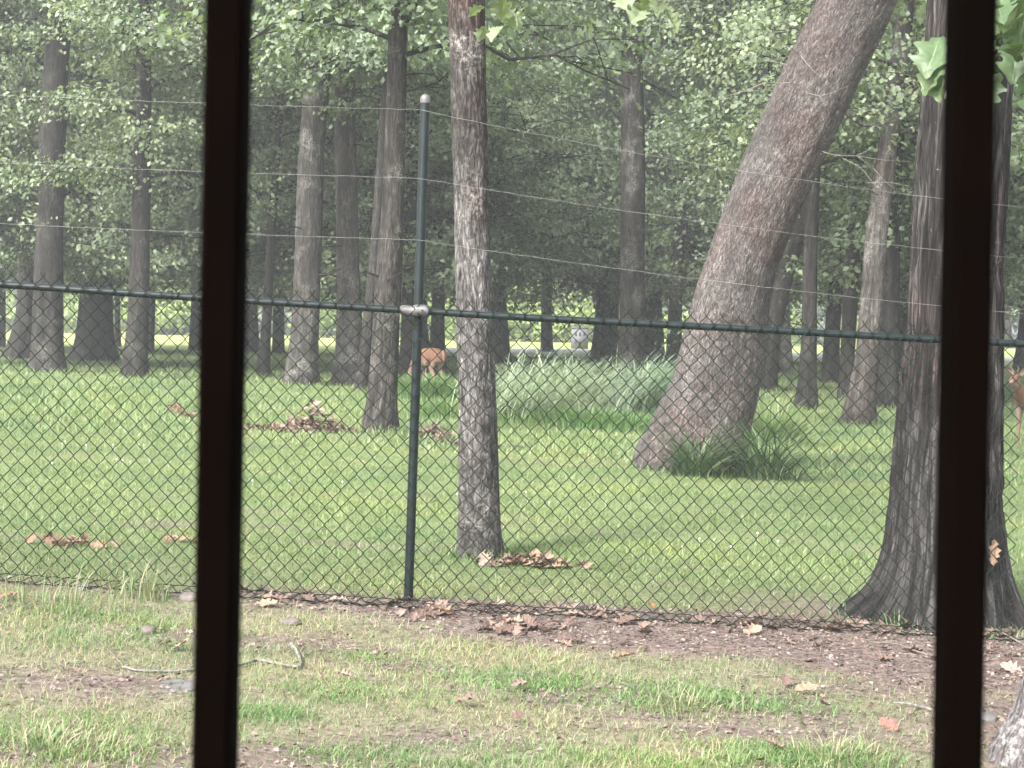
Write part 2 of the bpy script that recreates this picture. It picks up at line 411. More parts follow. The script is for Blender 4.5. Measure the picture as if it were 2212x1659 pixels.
# ------------------------------------------------------------------ ground
FENCE_Y = 8.0
def dirt(x, y):
    """0 where grass grows, 1 where the soil is bare"""
    x = np.asarray(x, float); y = np.asarray(y, float)
    n = fbm(x * 1.1 + 9, y * 1.6 + 3, 4)
    n2 = fbm(x * 3.1 + 31, y * 3.9 + 13, 3)
    depth = 0.42 + 0.16 * np.clip(x + 1.3, 0, 10) + 0.16 * np.clip(x - 1.0, 0, 10)      # the strip widens towards the big trunk
    depth = np.minimum(depth, 2.1)
    edge = (FENCE_Y - depth)
    strip = sstep(edge - 0.6, edge + 0.35, y + 0.9 * (n - 0.5)) * (1 - sstep(FENCE_Y + 0.02, FENCE_Y + 0.35, y + 0.4 * (n2 - 0.5)))
    strip = strip * sstep(-1.75, -1.15, x + 0.5 * (n - .5))
    back = 0.85 * np.exp(-(((x - 2.2) / 1.0) ** 2 + ((y - 8.5) / 0.42) ** 2))
    rootc = 0.9 * np.exp(-(((x - 2.3) / 0.9) ** 2 + ((y - 6.0) / 0.9) ** 2))
    p1 = 0.95 * np.exp(-(((x + 1.62) / 0.42) ** 2 + ((y - 5.95) / 0.33) ** 2))
    p2 = 0.8 * np.exp(-(((x - 1.2) / 0.35) ** 2 + ((y - 5.2) / 0.2) ** 2)) + 0.75 * np.exp(-(((x + 0.2) / 0.35) ** 2 + ((y - 5.45) / 0.18) ** 2))
    p2 = p2 + 0.7 * np.exp(-(((x - 1.0) / 0.8) ** 2 + ((y - 5.75) / 0.13) ** 2)) + 0.6 * np.exp(-(((x + 0.75) / 0.3) ** 2 + ((y - 5.1) / 0.25) ** 2))
    left = 0.5 * np.exp(-(((y - 7.85) / 0.14) ** 2)) * (x < -1.0)
    spots = 0.6 * sstep(0.50, 0.72, n) * (1 - sstep(7.2, 7.7, y))
    worn = 0.36 * np.exp(-(((x + 2.3) / 0.9) ** 2 + ((y - 10.3) / 0.35) ** 2)) + 0.5 * np.exp(-(((x + 0.9) / 0.5) ** 2 + ((y - 9.9) / 0.2) ** 2)) + 0.45 * np.exp(-(((x - 0.5) / 1.2) ** 2 + ((y - 16.5) / 0.5) ** 2))
    worn = worn * (0.4 + 1.1 * n2) + 0.30 * sstep(0.55, 0.7, n) * sstep(8.4, 9, y)
    d = np.maximum.reduce([worn, strip, back, rootc, p1 * (0.5 + n), p2 * (0.5 + n), spots + 0 * x, left])
    return np.clip(d + 0.35 * (n2 - 0.5) * (d > 0.05), 0, 1) * sstep(3.0, 3.6, y)
def lines(fine_lo, fine_hi, step, lo, hi, grow):
    a = list(np.arange(fine_lo, fine_hi + 1e-6, step))
    s, v = step, fine_hi
    while v < hi:
        s *= grow; v += s; a.append(min(v, hi))
    s, v = step, fine_lo
    while v > lo:
        s *= grow; v -= s; a.insert(0, max(v, lo))
    return np.array(a)
gx = lines(-3.2, 3.4, 0.06, -420, 420, 1.10)
gy = lines(4.4, 8.8, 0.06, -60, 620, 1.06)
XX, YY = np.meshgrid(gx, gy)
near_w = np.exp(-((YY - 6.5) / 4) ** 2)
ZZ = terrain(XX, YY) + near_w * 0.028 * (fbm(XX * 5, YY * 5, 3) - 0.5) * 1.0
nx, ny = len(gx), len(gy)
ii = (np.arange(ny - 1)[:, None] * nx + np.arange(nx - 1)[None, :]).ravel()
GF = np.stack([ii, ii + 1, ii + nx + 1, ii + nx], 1)
mt, nt, b, o = new_mat("ground_turf_and_soil")
da = N(nt, "ShaderNodeAttribute", attribute_name="bare")
g = N(nt, "ShaderNodeNewGeometry")
n1 = N(nt, "ShaderNodeTexNoise", Scale=0.45, Detail=6.0, Roughness=0.6)
n2 = N(nt, "ShaderNodeTexNoise", Scale=26.0, Detail=6.0, Roughness=0.7)
n3 = N(nt, "ShaderNodeTexNoise", Scale=5.0, Detail=5.0, Roughness=0.7)
for q in (n1, n2, n3): nt.links.new(g.outputs['Position'], q.inputs['Vector'])
turf = ramp(nt, n1.outputs[0], [(0.3, (0.09, 0.125, 0.05)), (0.55, (0.13, 0.165, 0.07)), (0.75, (0.165, 0.185, 0.09))])
turf = mix(nt, ramp(nt, n2.outputs[0], [(0.35, (0.6,) * 3), (0.6, (0,) * 3)]), turf, (0.06, 0.075, 0.035))
soil = ramp(nt, n3.outputs[0], [(0.25, (0.11, 0.084, 0.076)), (0.5, (0.165, 0.128, 0.117)), (0.75, (0.225, 0.182, 0.168))])
soil = mix(nt, ramp(nt, n2.outputs[0], [(0.38, (0.75,) * 3), (0.62, (0,) * 3)]), soil, (0.07, 0.052, 0.046))
sy_ = N(nt, "ShaderNodeSeparateXYZ"); nt.links.new(g.outputs['Position'], sy_.inputs[0])
mr = N(nt, "ShaderNodeMapRange"); mr.inputs['From Min'].default_value = 7.2; mr.inputs['From Max'].default_value = 9.5; mr.inputs['To Min'].default_value = 0.85; mr.inputs['To Max'].default_value = 0.12
nt.links.new(sy_.outputs['Y'], mr.inputs['Value'])
thatch = ramp(nt, n2.outputs[0], [(0.35, (0.10, 0.085, 0.06)), (0.65, (0.21, 0.185, 0.135))])
turf = mix(nt, mr.outputs[0], turf, thatch)
fac = ramp(nt, da.outputs['Fac'], [(0.15, (0, 0, 0)), (0.75, (1, 1, 1))])
nt.links.new(mix(nt, fac, turf, soil), b.inputs['Base Color'])
b.inputs['Roughness'].default_value = 0.95
b.inputs['Specular IOR Level'].default_value = 0.1
bp = N(nt, "ShaderNodeBump", Strength=0.8, Distance=0.02)
nt.links.new(n2.outputs[0], bp.inputs['Height']); nt.links.new(bp.outputs[0], b.inputs['Normal'])
ground_me = mesh_from("ground", np.stack([XX, YY, ZZ], 2).reshape(-1, 3), GF, mt, True, {"bare": ('FLOAT', dirt(XX, YY).ravel())})
tag(link("ground", ground_me), kind="structure")
def gz(x, y):
    return terrain(x, y) + np.exp(-((np.asarray(y, float) - 6.5) / 4) ** 2) * 0.028 * (fbm(np.asarray(x, float) * 5, np.asarray(y, float) * 5, 3) - 0.5)

# grey gravel drive crossing the far clearing
def strip_mesh(name, cx, w, mat, lift=0.06):
    V, F = [], []
    for i, (x, y) in enumerate(cx):
        for s in (-1, 1):
            V.append((x, y + s * w / 2, float(terrain(x, y + s * w / 2)) + lift))
    for i in range(len(cx) - 1):
        F.append((2 * i, 2 * i + 2, 2 * i + 3, 2 * i + 1))
    return mesh_from(name, np.array(V), F, mat)
M_GRAVEL = plain("pale_gravel", (0.20, 0.195, 0.20), 0.95, noise=0.35, nscale=1.4)
rd = [(x, 80 + 0.10 * x + 1.5 * math.sin(x * 0.12)) for x in np.linspace(-4, 60, 41)]
tag(link("gravel_road", strip_mesh("gravel_road", rd, 15, M_GRAVEL)), kind="structure")

# ------------------------------------------------------------------ leaves
def leaf_template(kind):
    if kind == 'far':
        V = np.array([(0, 0, 0), (0.36, 0.5, 0.10), (0, 1, -0.05), (-0.36, 0.5, 0.10)])
        F = np.array([(0, 1, 2), (0, 2, 3)])
    elif kind == 'mid':
        V = np.array([(0, 0, 0), (0.30, 0.34, 0.10), (0.16, 0.50, 0.05), (0.34, 0.72, 0.08), (0, 1, -0.06), (-0.34, 0.72, 0.08), (-0.16, 0.50, 0.05), (-0.30, 0.34, 0.10)])
        F = np.array([(0, 1, 2), (2, 3, 4), (4, 5, 6), (6, 7, 0), (0, 2, 6), (2, 4, 6)])
    else:                                                    # lobed
        half = [(0.0, 0.0), (0.26, 0.26), (0.14, 0.40), (0.37, 0.62), (0.17, 0.74)]
        R = [(x, y, abs(x) * 0.28 - 0.18 * (y - 0.4) ** 2) for x, y in half] + [(0, 1.0, -0.08)]
        L = [(-x, y, z) for x, y, z in R[1:5]]
        V = np.array(R + L + [(0, 0.55, 0)])
        F = np.array([(0, 1, 2), (0, 2, 10), (2, 3, 4), (2, 4, 10), (4, 5, 10), (5, 9, 10), (9, 7, 10), (9, 8, 7), (7, 0, 10), (7, 6, 0)])
        F = F
    return V, F
def place_leaves(P, D, Nn, S, kind):
    TV, TF = leaf_template(kind)
    D = nrm(D); X = nrm(np.cross(D, Nn)); Z = np.cross(X, D)
    V = P[:, None, :] + S[:, None, None] * (TV[None, :, 0:1] * X[:, None, :] + TV[None, :, 1:2] * D[:, None, :] + TV[None, :, 2:3] * Z[:, None, :])
    F = TF[None] + (np.arange(len(P)) * len(TV))[:, None, None]
    return V.reshape(-1, 3), F.reshape(-1, 3)
def clump_leaves(C, n_each, spread, size, kind, r, flat=0.45, tilt=0.5, axis=None):
    """leaves in flattened clumps round the centres C"""
    lean = np.repeat(0.45 * r.normal(size=(len(C), 3)), n_each, 0)
    C = np.repeat(C, n_each, 0)
    n = len(C)
    off = r.normal(size=(n, 3)) * spread * np.array([1, 1, flat])
    P = C + off
    az = r.random(n) * 2 * math.pi
    ax = np.zeros(3) if axis is None else axis
    out = P - ax; out[:, 2] = 0; out = nrm(out)              # leaves hang outwards and down, faces turned to the light
    D = 0.7 * np.stack([np.cos(az), np.sin(az), np.zeros(n)], 1) + 0.45 * out + np.array([0, 0, -0.55]) + 0.35 * r.normal(size=(n, 3))
    Nn = nrm(0.75 * out + np.array([0, 0, 0.75]) + lean + tilt * r.normal(size=(n, 3)))
    return place_leaves(P, D, Nn, size * (0.65 + 0.7 * r.random(n)), kind)

def limb_path(base, az, L, rise, droop, r, n=6):
    d = np.array([math.cos(az), math.sin(az)])
    P = [np.array(base, float)]
    z = 0.0
    for i in range(1, n + 1):
        t = i / n
        z = L * (rise * t - droop * t * t)
        w = 0.05 * L * r.normal(size=2) * t
        P.append(np.array([base[0] + d[0] * L * t + w[0], base[1] + d[1] * L * t + w[1], base[2] + z + 0.03 * L * r.normal()]))
    return np.array(P)

def make_crown(trunk_pts, trunk_R, z_low, z_top, radius, n_limb, clumps, n_each, leaf, kind, seed, spread=0.5, skip=None, wood=None):
    """limbs leave the trunk between z_low and z_top and carry flattened clumps of leaves"""
    r = np.random.default_rng(seed)
    limbs, CC = wood or Multi(), []
    for i in range(n_limb):
        h = z_low + (z_top - z_low) * ((i + r.random()) / n_limb) ** 1.15
        b = np.array([np.interp(h, trunk_pts[:, 2], trunk_pts[:, k]) for k in range(3)])
        rad = float(np.interp(h, trunk_pts[:, 2], trunk_R))
        f = (h - z_low) / max(z_top - z_low, 0.1)
        az = i * 2.4 + r.random() * 0.9
        L = radius * (0.75 + 0.5 * r.random()) * (1.0 - 0.55 * f)
        if skip and skip(az, h): continue
        P = limb_path(b, az, L, 0.35 + 0.5 * f, 0.42 - 0.25 * f, r)
        limbs.tube(P, np.linspace(max(0.28 * rad, 0.025), 0.012, len(P)), 5, seed=i)
        t = 0.22 + 0.8 * r.random(clumps)
        idx = np.clip(t, 0, 1) * (len(P) - 1)
        c = np.stack([np.interp(idx, np.arange(len(P)), P[:, k]) for k in range(3)], 1)
        side = r.normal(size=(clumps, 3)) * np.array([0.34, 0.34, 0.13]) * L * (0.35 + 0.5 * t[:, None])
        c2 = c + side
        for a, e in zip(c, c2):
            limbs.tube(np.array([a, 0.5 * (a + e) + np.array([0, 0, 0.05 * L * r.random()]), e]), np.array([0.014, 0.010, 0.006]), 3)
        CC.append(c2)
    C = np.vstack(CC)
    V, F = clump_leaves(C, n_each, spread, leaf, kind, r, axis=trunk_pts[:, :].mean(0))
    return limbs, V, F

# ------------------------------------------------------------------ trees whose trunks show
def bark_disp(ridges, amp, seed, flare=0.0, h0=0.5, lobes=5, bend=None):
    def f(th, s, rr):
        u = th / (2 * math.pi) * ridges
        def pn(k, v):                                       # noise that closes round the trunk
            per = ridges * k
            q = u * k
            a = vnoise(q + seed * 7, v); b_ = vnoise(q - per + seed * 7, v)
            w = np.clip(q / per, 0, 1)
            return a * (1 - w) + b_ * w
        n = 0.62 * pn(1, s * 3.0 + seed) + 0.38 * pn(2.6, s * 9.0 + seed * 2)
        big = pn(0.25, s * 0.7 + seed * 3) - 0.5
        ridge = 1 - np.abs(2 * n - 1)
        d = -amp * (1 - ridge) * 2.2 + 0.08 * rr * big
        if flare:
            lob = 0.5 + 0.5 * np.cos(lobes * th + seed) + 0.35 * np.cos(2 * th + seed * 2)
            d = d + flare * rr * lob * np.exp(-np.maximum(s - 0.35, 0) / h0)
        return d
    return f

BASES = []
def tree(name, label, path, bark, ext=3.0, sides=20, rings=40, amp=0.012, ridges=24, flare=0.18, h0=0.3, crown=None, seed=1, cat="tree", group=None, ybase=None, dy=None, lean_y=0.0):
    """path: picture positions and widths of the trunk, base first; the trunk stands at the depth where its base meets the ground"""
    bx, by, _ = path[0]
    g0 = at(bx, ybase or by)
    Y = g0[1] if dy is None else dy
    P, R = [], []
    for (px, py, w) in path:
        q = at_y(px, py, Y)
        P.append(q); R.append(0.5 * w * Y / FPX)
    P = np.array(P); R = np.array(R)
    base = P[0].copy()
    base[2] = float(terrain(base[0], base[1]))
    d0 = P[1] - P[0]
    P = np.vstack([P[0] - np.array([0, 0, 0.35]), P]); R = np.concatenate([[R[0] * 1.05], R])
    if Y > 18: ext = min(ext, 2.4)
    if ext > 0:
        t = nrm(P[-1] - P[-3]); t = nrm(t + np.array([0, 0, 0.5]))
        for k in (1, 2, 3):
            P = np.vstack([P, P[-1] + t * ext / 3]); R = np.append(R, max(R[-1] * 0.82, 0.02))
    P[:, 1] += lean_y * np.maximum(P[:, 2] - base[2], 0)
    root = empty(name, base)
    tag(root, label, cat, group)
    L = P - base
    V, F, B = tube_arrays(L, R, sides, rings, bark_disp(ridges, amp, seed, flare, h0), seed=seed)
    wood = Multi(); wood.add(V, F, B)
    if crown:
        zt = L[-1][2]
        c = dict(z_low=4.0, z_top=zt, radius=3.5, n_limb=15, clumps=14, n_each=22, leaf=0.115, kind='lobed', spread=0.30)
        c.update(crown)
        if c['kind'] == 'lobed': c['kind'] = 'mid' if Y < 28 else 'far'
        if c['kind'] == 'far': c['n_each'] = int(c['n_each'] * 2.2); c['clumps'] += 4; c['leaf'] = 0.9 * c['leaf']
        elif Y > 14: c['n_each'] = int(c['n_each'] * 1.7); c['clumps'] += 5
        c['z_top'] = max(c['z_top'], c['z_low'] + 1.5)
        lim, V, F = make_crown(L, R, seed=seed * 13 + 5, wood=wood, **c)
        link("crown", mesh_from("crown", V, F, M_LEAF), root)
    rt = np.random.default_rng(seed + 900)
    if Y > 18 and R[0] > 0.06:
        for _ in range(5):                                    # dead stubs and twigs
            h_ = 1.6 + 4.0 * rt.random()
            b_ = np.array([np.interp(h_, L[:, 2], L[:, k]) for k in range(3)]); rad = float(np.interp(h_, L[:, 2], R))
            a_ = rt.random() * 6.28; ln = rad + 0.2 + 0.9 * rt.random() ** 2
            dr = np.array([math.cos(a_), math.sin(a_), 0.15 + 0.3 * rt.normal()])
            wood.tube(np.array([b_ + dr * rad * 0.6, b_ + dr * (rad + 0.5 * ln) + 0.06 * rt.normal(size=3), b_ + dr * (rad + ln) + 0.10 * rt.normal(size=3)]), np.array([0.016, 0.010, 0.004]), 5, 7)
    link("trunk", wood.mesh("trunk", BARK[bark]), root)
    BASES.append((base[0], base[1], 0.5 * path[0][2] * Y / FPX))
    root["depth_m"] = round(float(Y), 1)
    return root, Y, L, R

CR = lambda **k: k
tree("oak_tree", "broad dark trunk at the left edge, in front of a thinner one", [(104, 803, 80), (103, 740, 68), (104, 650, 66), (108, 470, 56), (112, 333, 56), (118, 200, 54), (125, 80, 53), (130, 0, 53)], 'dark', 5, 24, 50, crown=CR(z_low=7.6, radius=4.2), seed=1, flare=0.3)
tree("oak_tree", "dark flared trunk half hidden behind the broad leftmost one", [(42, 778, 70), (55, 700, 44), (58, 600, 36), (62, 400, 32), (66, 300, 30), (72, 150, 28), (76, 0, 26)], 'dark', 4, crown=CR(z_low=5.0, radius=4.0, n_each=30), seed=2, flare=0.3)
tree("oak_tree", "dark trunk with wide spreading root flare, second broad one from the left edge", [(205, 783, 100), (209, 740, 72), (211, 690, 64), (213, 600, 61), (215, 500, 58), (222, 350, 54), (230, 150, 50), (236, 0, 48)], 'dark', 4, 24, 46, crown=CR(z_low=4.6, radius=4.4, n_limb=18, n_each=36), seed=3, flare=0.3, h0=0.5)
tree("oak_tree", "dark upright trunk with a small pale twig, just beside the root-flared trunk", [(290, 816, 58), (295, 740, 50), (300, 650, 46), (303, 500, 42), (308, 300, 38), (312, 0, 30)], 'dark', 4, crown=CR(z_low=4.1, radius=2.2, n_limb=16), seed=4)
tree("oak_tree", "slim trunk peeping out behind the dark upright trunk with the pale twig", [(321, 762, 24), (326, 650, 22), (328, 500, 20), (332, 300, 18), (335, 0, 16)], 'grey', 3, 12, 26, crown=CR(z_low=4.0, radius=3.8, n_each=24, leaf=0.2, kind='far'), seed=5)
tree("oak_tree", "thin trunk in the gap right of the root-flared trunk", [(254, 750, 15), (254, 650, 12), (254, 400, 10), (255, 0, 9)], 'grey', 2, 10, 22, crown=CR(z_low=5.0, radius=4.2, n_each=20, leaf=0.24, kind='far', spread=0.6), seed=6)
tree("oak_tree", "smooth dark trunk touching the inner side of the left-hand bar", [(424, 758, 33), (427, 640, 28), (430, 400, 26), (433, 0, 22)], 'dark', 3, 14, 28, crown=CR(z_low=4.6, radius=4.4, n_each=24, leaf=0.2, kind='far', spread=0.55), seed=7)
tree("oak_tree", "narrow trunk cut off by the left picture edge", [(2, 752, 22), (3, 600, 18), (5, 300, 16), (6, 0, 14)], 'dark', 3, 12, 26, crown=CR(z_low=5.0, radius=4.2, n_each=20, leaf=0.22, kind='far', spread=0.55), seed=8)
tree("oak_tree", "slender dark trunk leaning to the right, just right of the left-hand bar", [(567, 813, 30), (576, 700, 22), (583, 553, 20), (588, 480, 19), (603, 250, 16), (610, 160, 15), (622, 0, 14)], 'dark', 3, 12, 30, crown=CR(z_low=5.6, radius=3.4, n_each=26), seed=9)
tree("oak_tree", "grey trunk standing behind the slender leaning one by the left-hand bar", [(602, 764, 27), (602, 650, 24), (602, 500, 22), (604, 300, 20), (606, 0, 18)], 'grey', 3, 12, 26, crown=CR(z_low=4.6, radius=4.2, n_each=22, leaf=0.2, kind='far', spread=0.55), seed=10)
tree("oak_tree", "lichen-spotted grey trunk with a pale scar near its foot", [(648, 832, 84), (655, 770, 68), (660, 700, 60), (665, 553, 60), (672, 333, 56), (688, 150, 58), (700, 0, 52)], 'grey', 5, 24, 50, crown=CR(z_low=7.0, radius=4.2, n_each=34), seed=11, flare=0.2)
tree("oak_tree", "pale grey trunk beside the lichen-spotted one, its bark finely furrowed", [(750, 832, 72), (755, 740, 58), (753, 600, 52), (749, 450, 48), (746, 300, 48), (745, 150, 44), (745, 0, 40)], 'light', 5, 22, 46, crown=CR(z_low=6.2, radius=4.0, n_each=34), seed=12)
tree("oak_tree", "thin dark trunk slanting behind the trunk left of the fence post", [(778, 848, 34), (792, 740, 28), (806, 600, 26), (813, 500, 24), (828, 300, 22), (840, 100, 20), (846, 0, 18)], 'dark', 3, 14, 34, crown=CR(z_low=5.6, radius=3.4, n_each=26), seed=13)
tree("oak_tree", "rough grey-brown trunk just left of the fence post, with a bark knot at rail height", [(822, 932, 84), (825, 870, 68), (832, 740, 60), (838, 640, 58), (842, 553, 56), (848, 480, 50), (853, 300, 46), (858, 150, 44), (861, 0, 42)], 'grey', 4, 32, 70, amp=0.014, ridges=30, crown=CR(z_low=4.7, radius=3.0, n_limb=14, clumps=8, n_each=26), seed=14)
tree("oak_tree", "dark trunk directly behind the fence post", [(878, 815, 34), (882, 700, 32), (886, 553, 30), (890, 400, 24), (893, 300, 22), (897, 0, 20)], 'dark', 3, 14, 34, crown=CR(z_low=5.0, radius=3.6, n_each=26), seed=15)
tree("oak_tree", "very thin trunk between the fence post and the trunk behind the deer", [(918, 764, 11), (919, 600, 9), (921, 300, 8), (923, 0, 6)], 'grey', 2, 8, 22, seed=17)
C10 = tree("oak_tree", "tall slim trunk standing alone close behind the fence, reddish bark above, grey below", [(1038, 1203, 108), (1036, 1160, 96), (1035, 1080, 91), (1034, 1000, 88), (1030, 850, 82), (1024, 700, 80), (1021, 553, 77), (1018, 400, 77), (1014, 250, 78), (1010, 100, 78), (1007, 0, 80)], 'slim', 5, 72, 200, amp=0.007, ridges=34, flare=0.10, h0=0.12, seed=18,
    crown=CR(z_low=4.3, radius=2.3, n_limb=12, clumps=6, n_each=16))
tree("oak_tree", "dark straight trunk standing before the yellow-green far shrubs", [(1181, 762, 27), (1181, 600, 22), (1182, 400, 20), (1183, 0, 17)], 'dark', 3, 14, 26, crown=CR(z_low=4.2, radius=4.6, n_each=26, leaf=0.2, kind='far', spread=0.55), seed=19)
tree("oak_tree", "thin sapling trunk by the grey drive beside the blue-green grass", [(1293, 784, 10), (1293, 650, 9), (1294, 400, 8), (1296, 100, 6)], 'dark', 2, 8, 22, crown=CR(z_low=4.0, radius=3.4, n_each=22, leaf=0.18, kind='far', spread=0.5), seed=20)
tree("oak_tree", "stout mottled trunk rising behind the blue-green grass clump", [(1362, 832, 66), (1366, 700, 57), (1366, 553, 54), (1368, 333, 53), (1366, 200, 48), (1362, 0, 45)], 'grey', 5, 22, 50, crown=CR(z_low=8.2, radius=4.0, n_each=30, leaf=0.14), seed=21)
tree("oak_tree", "paler trunk just right of the stout mottled one", [(1412, 785, 52), (1410, 650, 40), (1408, 500, 36), (1406, 300, 32), (1404, 0, 28)], 'light', 4, 18, 36, crown=CR(z_low=5.5, radius=4.2, n_each=28, leaf=0.19, kind='far', spread=0.5), seed=22)
tree("oak_tree", "short stretch of dark trunk left of the stout mottled one, under its foliage", [(1326, 772, 22), (1327, 650, 20), (1328, 400, 18), (1330, 0, 15)], 'dark', 3, 12, 24, crown=CR(z_low=3.0, radius=4.2, n_each=26, leaf=0.2, kind='far', spread=0.5), seed=23)
tree("oak_tree", "dark trunk against the lit left side of the leaning oak", [(1455, 792, 36), (1459, 650, 28), (1468, 500, 24), (1476, 300, 22), (1490, 0, 18)], 'dark', 3, 14, 30, crown=CR(z_low=5.2, radius=4.0, n_each=28, leaf=0.19, kind='far', spread=0.5), seed=24)
OAK = tree("leaning_oak_tree", "massive brown oak leaning steeply to the right, grass tufts at its foot", [(1488, 1012, 236), (1505, 960, 218), (1522, 900, 204), (1540, 850, 194), (1560, 760, 184), (1580, 650, 166), (1607, 553, 154), (1653, 433, 158), (1690, 345, 162), (1726, 267, 163), (1790, 130, 162), (1855, 0, 160)], 'oak', 5, 88, 200, amp=0.016, ridges=60, flare=0.12, h0=0.35, seed=25,
    crown=CR(z_low=5.6, radius=3.2, n_limb=10, clumps=7, n_each=20))
tree("oak_tree", "dark trunk leaning along the shaded right side of the massive oak", [(1655, 845, 46), (1664, 740, 40), (1680, 650, 42), (1705, 553, 44), (1735, 450, 46), (1762, 370, 44), (1785, 280, 40), (1820, 150, 36), (1860, 0, 34)], 'dark', 4, 18, 46, crown=CR(z_low=6.5, radius=3.6, n_each=28), seed=26)
tree("oak_tree", "dark trunk seen high up behind the massive oak's left side", [(1588, 846, 52), (1600, 600, 46), (1622, 400, 44), (1637, 280, 42), (1655, 130, 50), (1668, 0, 52)], 'dark', 4, 18, 40, crown=CR(z_low=7.6, radius=3.6, n_each=30), seed=27)
tree("oak_tree", "dark trunk with a bark collar at its foot, first one right of the oak", [(1741, 885, 54), (1743, 845, 44), (1746, 780, 37), (1749, 700, 34), (1750, 553, 32), (1756, 400, 30), (1765, 250, 28), (1780, 0, 24)], 'dark', 3, 18, 50, crown=CR(z_low=4.6, radius=3.2, n_each=26), seed=28, flare=0.15, h0=0.25)
tree("oak_tree", "thin pale trunk far behind, between the oak and the collared dark trunk", [(1698, 808, 37), (1697, 740, 25), (1694, 650, 22), (1690, 500, 20), (1686, 300, 18), (1684, 0, 15)], 'light', 3, 12, 30, crown=CR(z_low=4.6, radius=3.8, n_each=24, leaf=0.2, kind='far', spread=0.5), seed=29)
tree("oak_tree", "dark trunk between the collared trunk and the pale bent one, farther back", [(1794, 828, 44), (1796, 740, 36), (1803, 650, 32), (1808, 553, 28), (1812, 400, 26), (1820, 0, 22)], 'dark', 3, 14, 34, crown=CR(z_low=4.8, radius=3.8, n_each=26, leaf=0.17), seed=30)
tree("oak_tree", "very dark trunk partly hidden by the pale bent trunk", [(1826, 862, 36), (1833, 740, 32), (1838, 600, 34), (1843, 500, 30), (1850, 300, 28), (1860, 0, 24)], 'dark', 3, 14, 34, crown=CR(z_low=4.6, radius=3.4, n_each=26), seed=31)
tree("oak_tree", "pale grey bent trunk with a scarred swollen foot, leaning to the right", [(1852, 918, 80), (1860, 860, 62), (1872, 770, 50), (1878, 700, 48), (1886, 600, 48), (1893, 500, 48), (1906, 420, 46), (1920, 300, 41), (1940, 160, 40), (1958, 0, 36)], 'light', 4, 26, 70, crown=CR(z_low=4.9, radius=2.8, n_each=24), seed=32, flare=0.12)
tree("oak_tree", "dark trunk between the pale bent trunk and the big ridged one", [(1916, 882, 54), (1918, 820, 46), (1920, 740, 43), (1923, 650, 39), (1927, 553, 35), (1932, 400, 32), (1942, 200, 30), (1950, 0, 26)], 'dark', 3, 18, 44, crown=CR(z_low=4.7, radius=3.2, n_each=26), seed=33)
BIG = tree("oak_tree", "large dark ridged trunk hard behind the fence, spreading roots, behind the right-hand bar", [(2030, 1332, 350), (2034, 1290, 306), (2037, 1235, 276), (2040, 1180, 258), (2040, 1106, 246), (2050, 900, 226), (2060, 740, 208), (2067, 553, 199), (2078, 350, 196), (2088, 200, 190), (2098, 0, 186)], 'ridge', 5, 110, 240, amp=0.022, ridges=40, flare=0.32, h0=0.16, seed=34,
    crown=CR(z_low=4.6, radius=2.2, n_limb=9, clumps=6, n_each=14))
FRONT = tree("oak_tree", "pale lilac-grey flaring trunk foot at the bottom right corner, in front of the fence", [(2372, 1662, 430), (2384, 1570, 370), (2390, 1460, 335), (2395, 1200, 312), (2395, 800, 300), (2395, 0, 290)], 'white', 5, 80, 150, amp=0.010, ridges=34, flare=0.12, h0=0.2, seed=35)
tree("oak_tree", "small grey far-off trunk right of the right-hand bar, against the white sky", [(2178, 738, 15), (2176, 650, 11), (2175, 500, 10), (2174, 200, 8)], 'grey', 2, 10, 20, crown=CR(z_low=5.5, radius=5.0, n_each=22, leaf=0.3, kind='far', spread=0.7), seed=36, dy=95.0)
tree("oak_tree", "tree with its trunk hidden behind the left-hand bar, leafy boughs showing either side", [(476, 802, 26), (482, 600, 22), (486, 300, 20), (492, 0, 18)], 'dark', 4, 16, 40, crown=CR(z_low=3.4, radius=4.2, n_limb=20, n_each=34, leaf=0.14), seed=37)

# ------------------------------------------------------------------ leafy trees farther back, shared shapes
def far_variant(seed, h, rad, z_low, n_limb, leaf):
    L = np.array([(0, 0, -0.4), (0, 0, 0), (0.05, 0, 1.2), (0.2, 0.1, h * 0.4), (0.3, 0.2, h * 0.7), (0.3, 0.2, h)])
    R = np.array([0.5, 0.42, 0.30, 0.26, 0.18, 0.05])
    V, F, B = tube_arrays(L, R, 12, 26, bark_disp(18, 0.012, seed, 0.2, 0.4), seed=seed)
    wood = Multi(); wood.add(V, F, B)
    lim, V, F = make_crown(L, R, z_low=z_low, z_top=h, radius=rad, n_limb=n_limb, clumps=14, n_each=80, leaf=leaf * 0.58, kind='far', seed=seed, spread=0.75, wood=wood)
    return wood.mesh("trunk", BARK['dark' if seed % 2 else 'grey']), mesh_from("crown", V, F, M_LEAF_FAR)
FV = [far_variant(61, 15, 5.0, 2.6, 34, 0.28), far_variant(62, 16, 5.4, 2.8, 36, 0.30), far_variant(63, 14.5, 4.6, 2.4, 32, 0.27), far_variant(64, 16.5, 5.6, 3.0, 36, 0.31)]
far_spots = []
rf = np.random.default_rng(5)
for row, (yy, step, x0) in enumerate([(58, 7.0, -21), (67, 7.2, -25)]):
    x = x0
    while x < yy * 0.36 + 3:
        far_spots.append((x + rf.normal() * 0.9, yy + rf.normal() * 2.0))
        x += step
def far_tree(x, y, k, s, label, group):
    root = empty("leafy_tree", (x, y, float(terrain(x, y))), rf.random() * 6.28)
    tag(root, label, "tree", group)
    root.scale = (s, s, s * (0.95 + 0.15 * rf.random()))
    for nm, me in zip(("trunk", "crown"), FV[k]):
        link(nm, me, root)
for i, (x, y) in enumerate(far_spots):
    far_tree(x, y, i % 4, 0.95 + 0.2 * rf.random(), "low-branched leafy tree filling the middle of the wood behind the big trunks", "leafy trees deep in the wood")
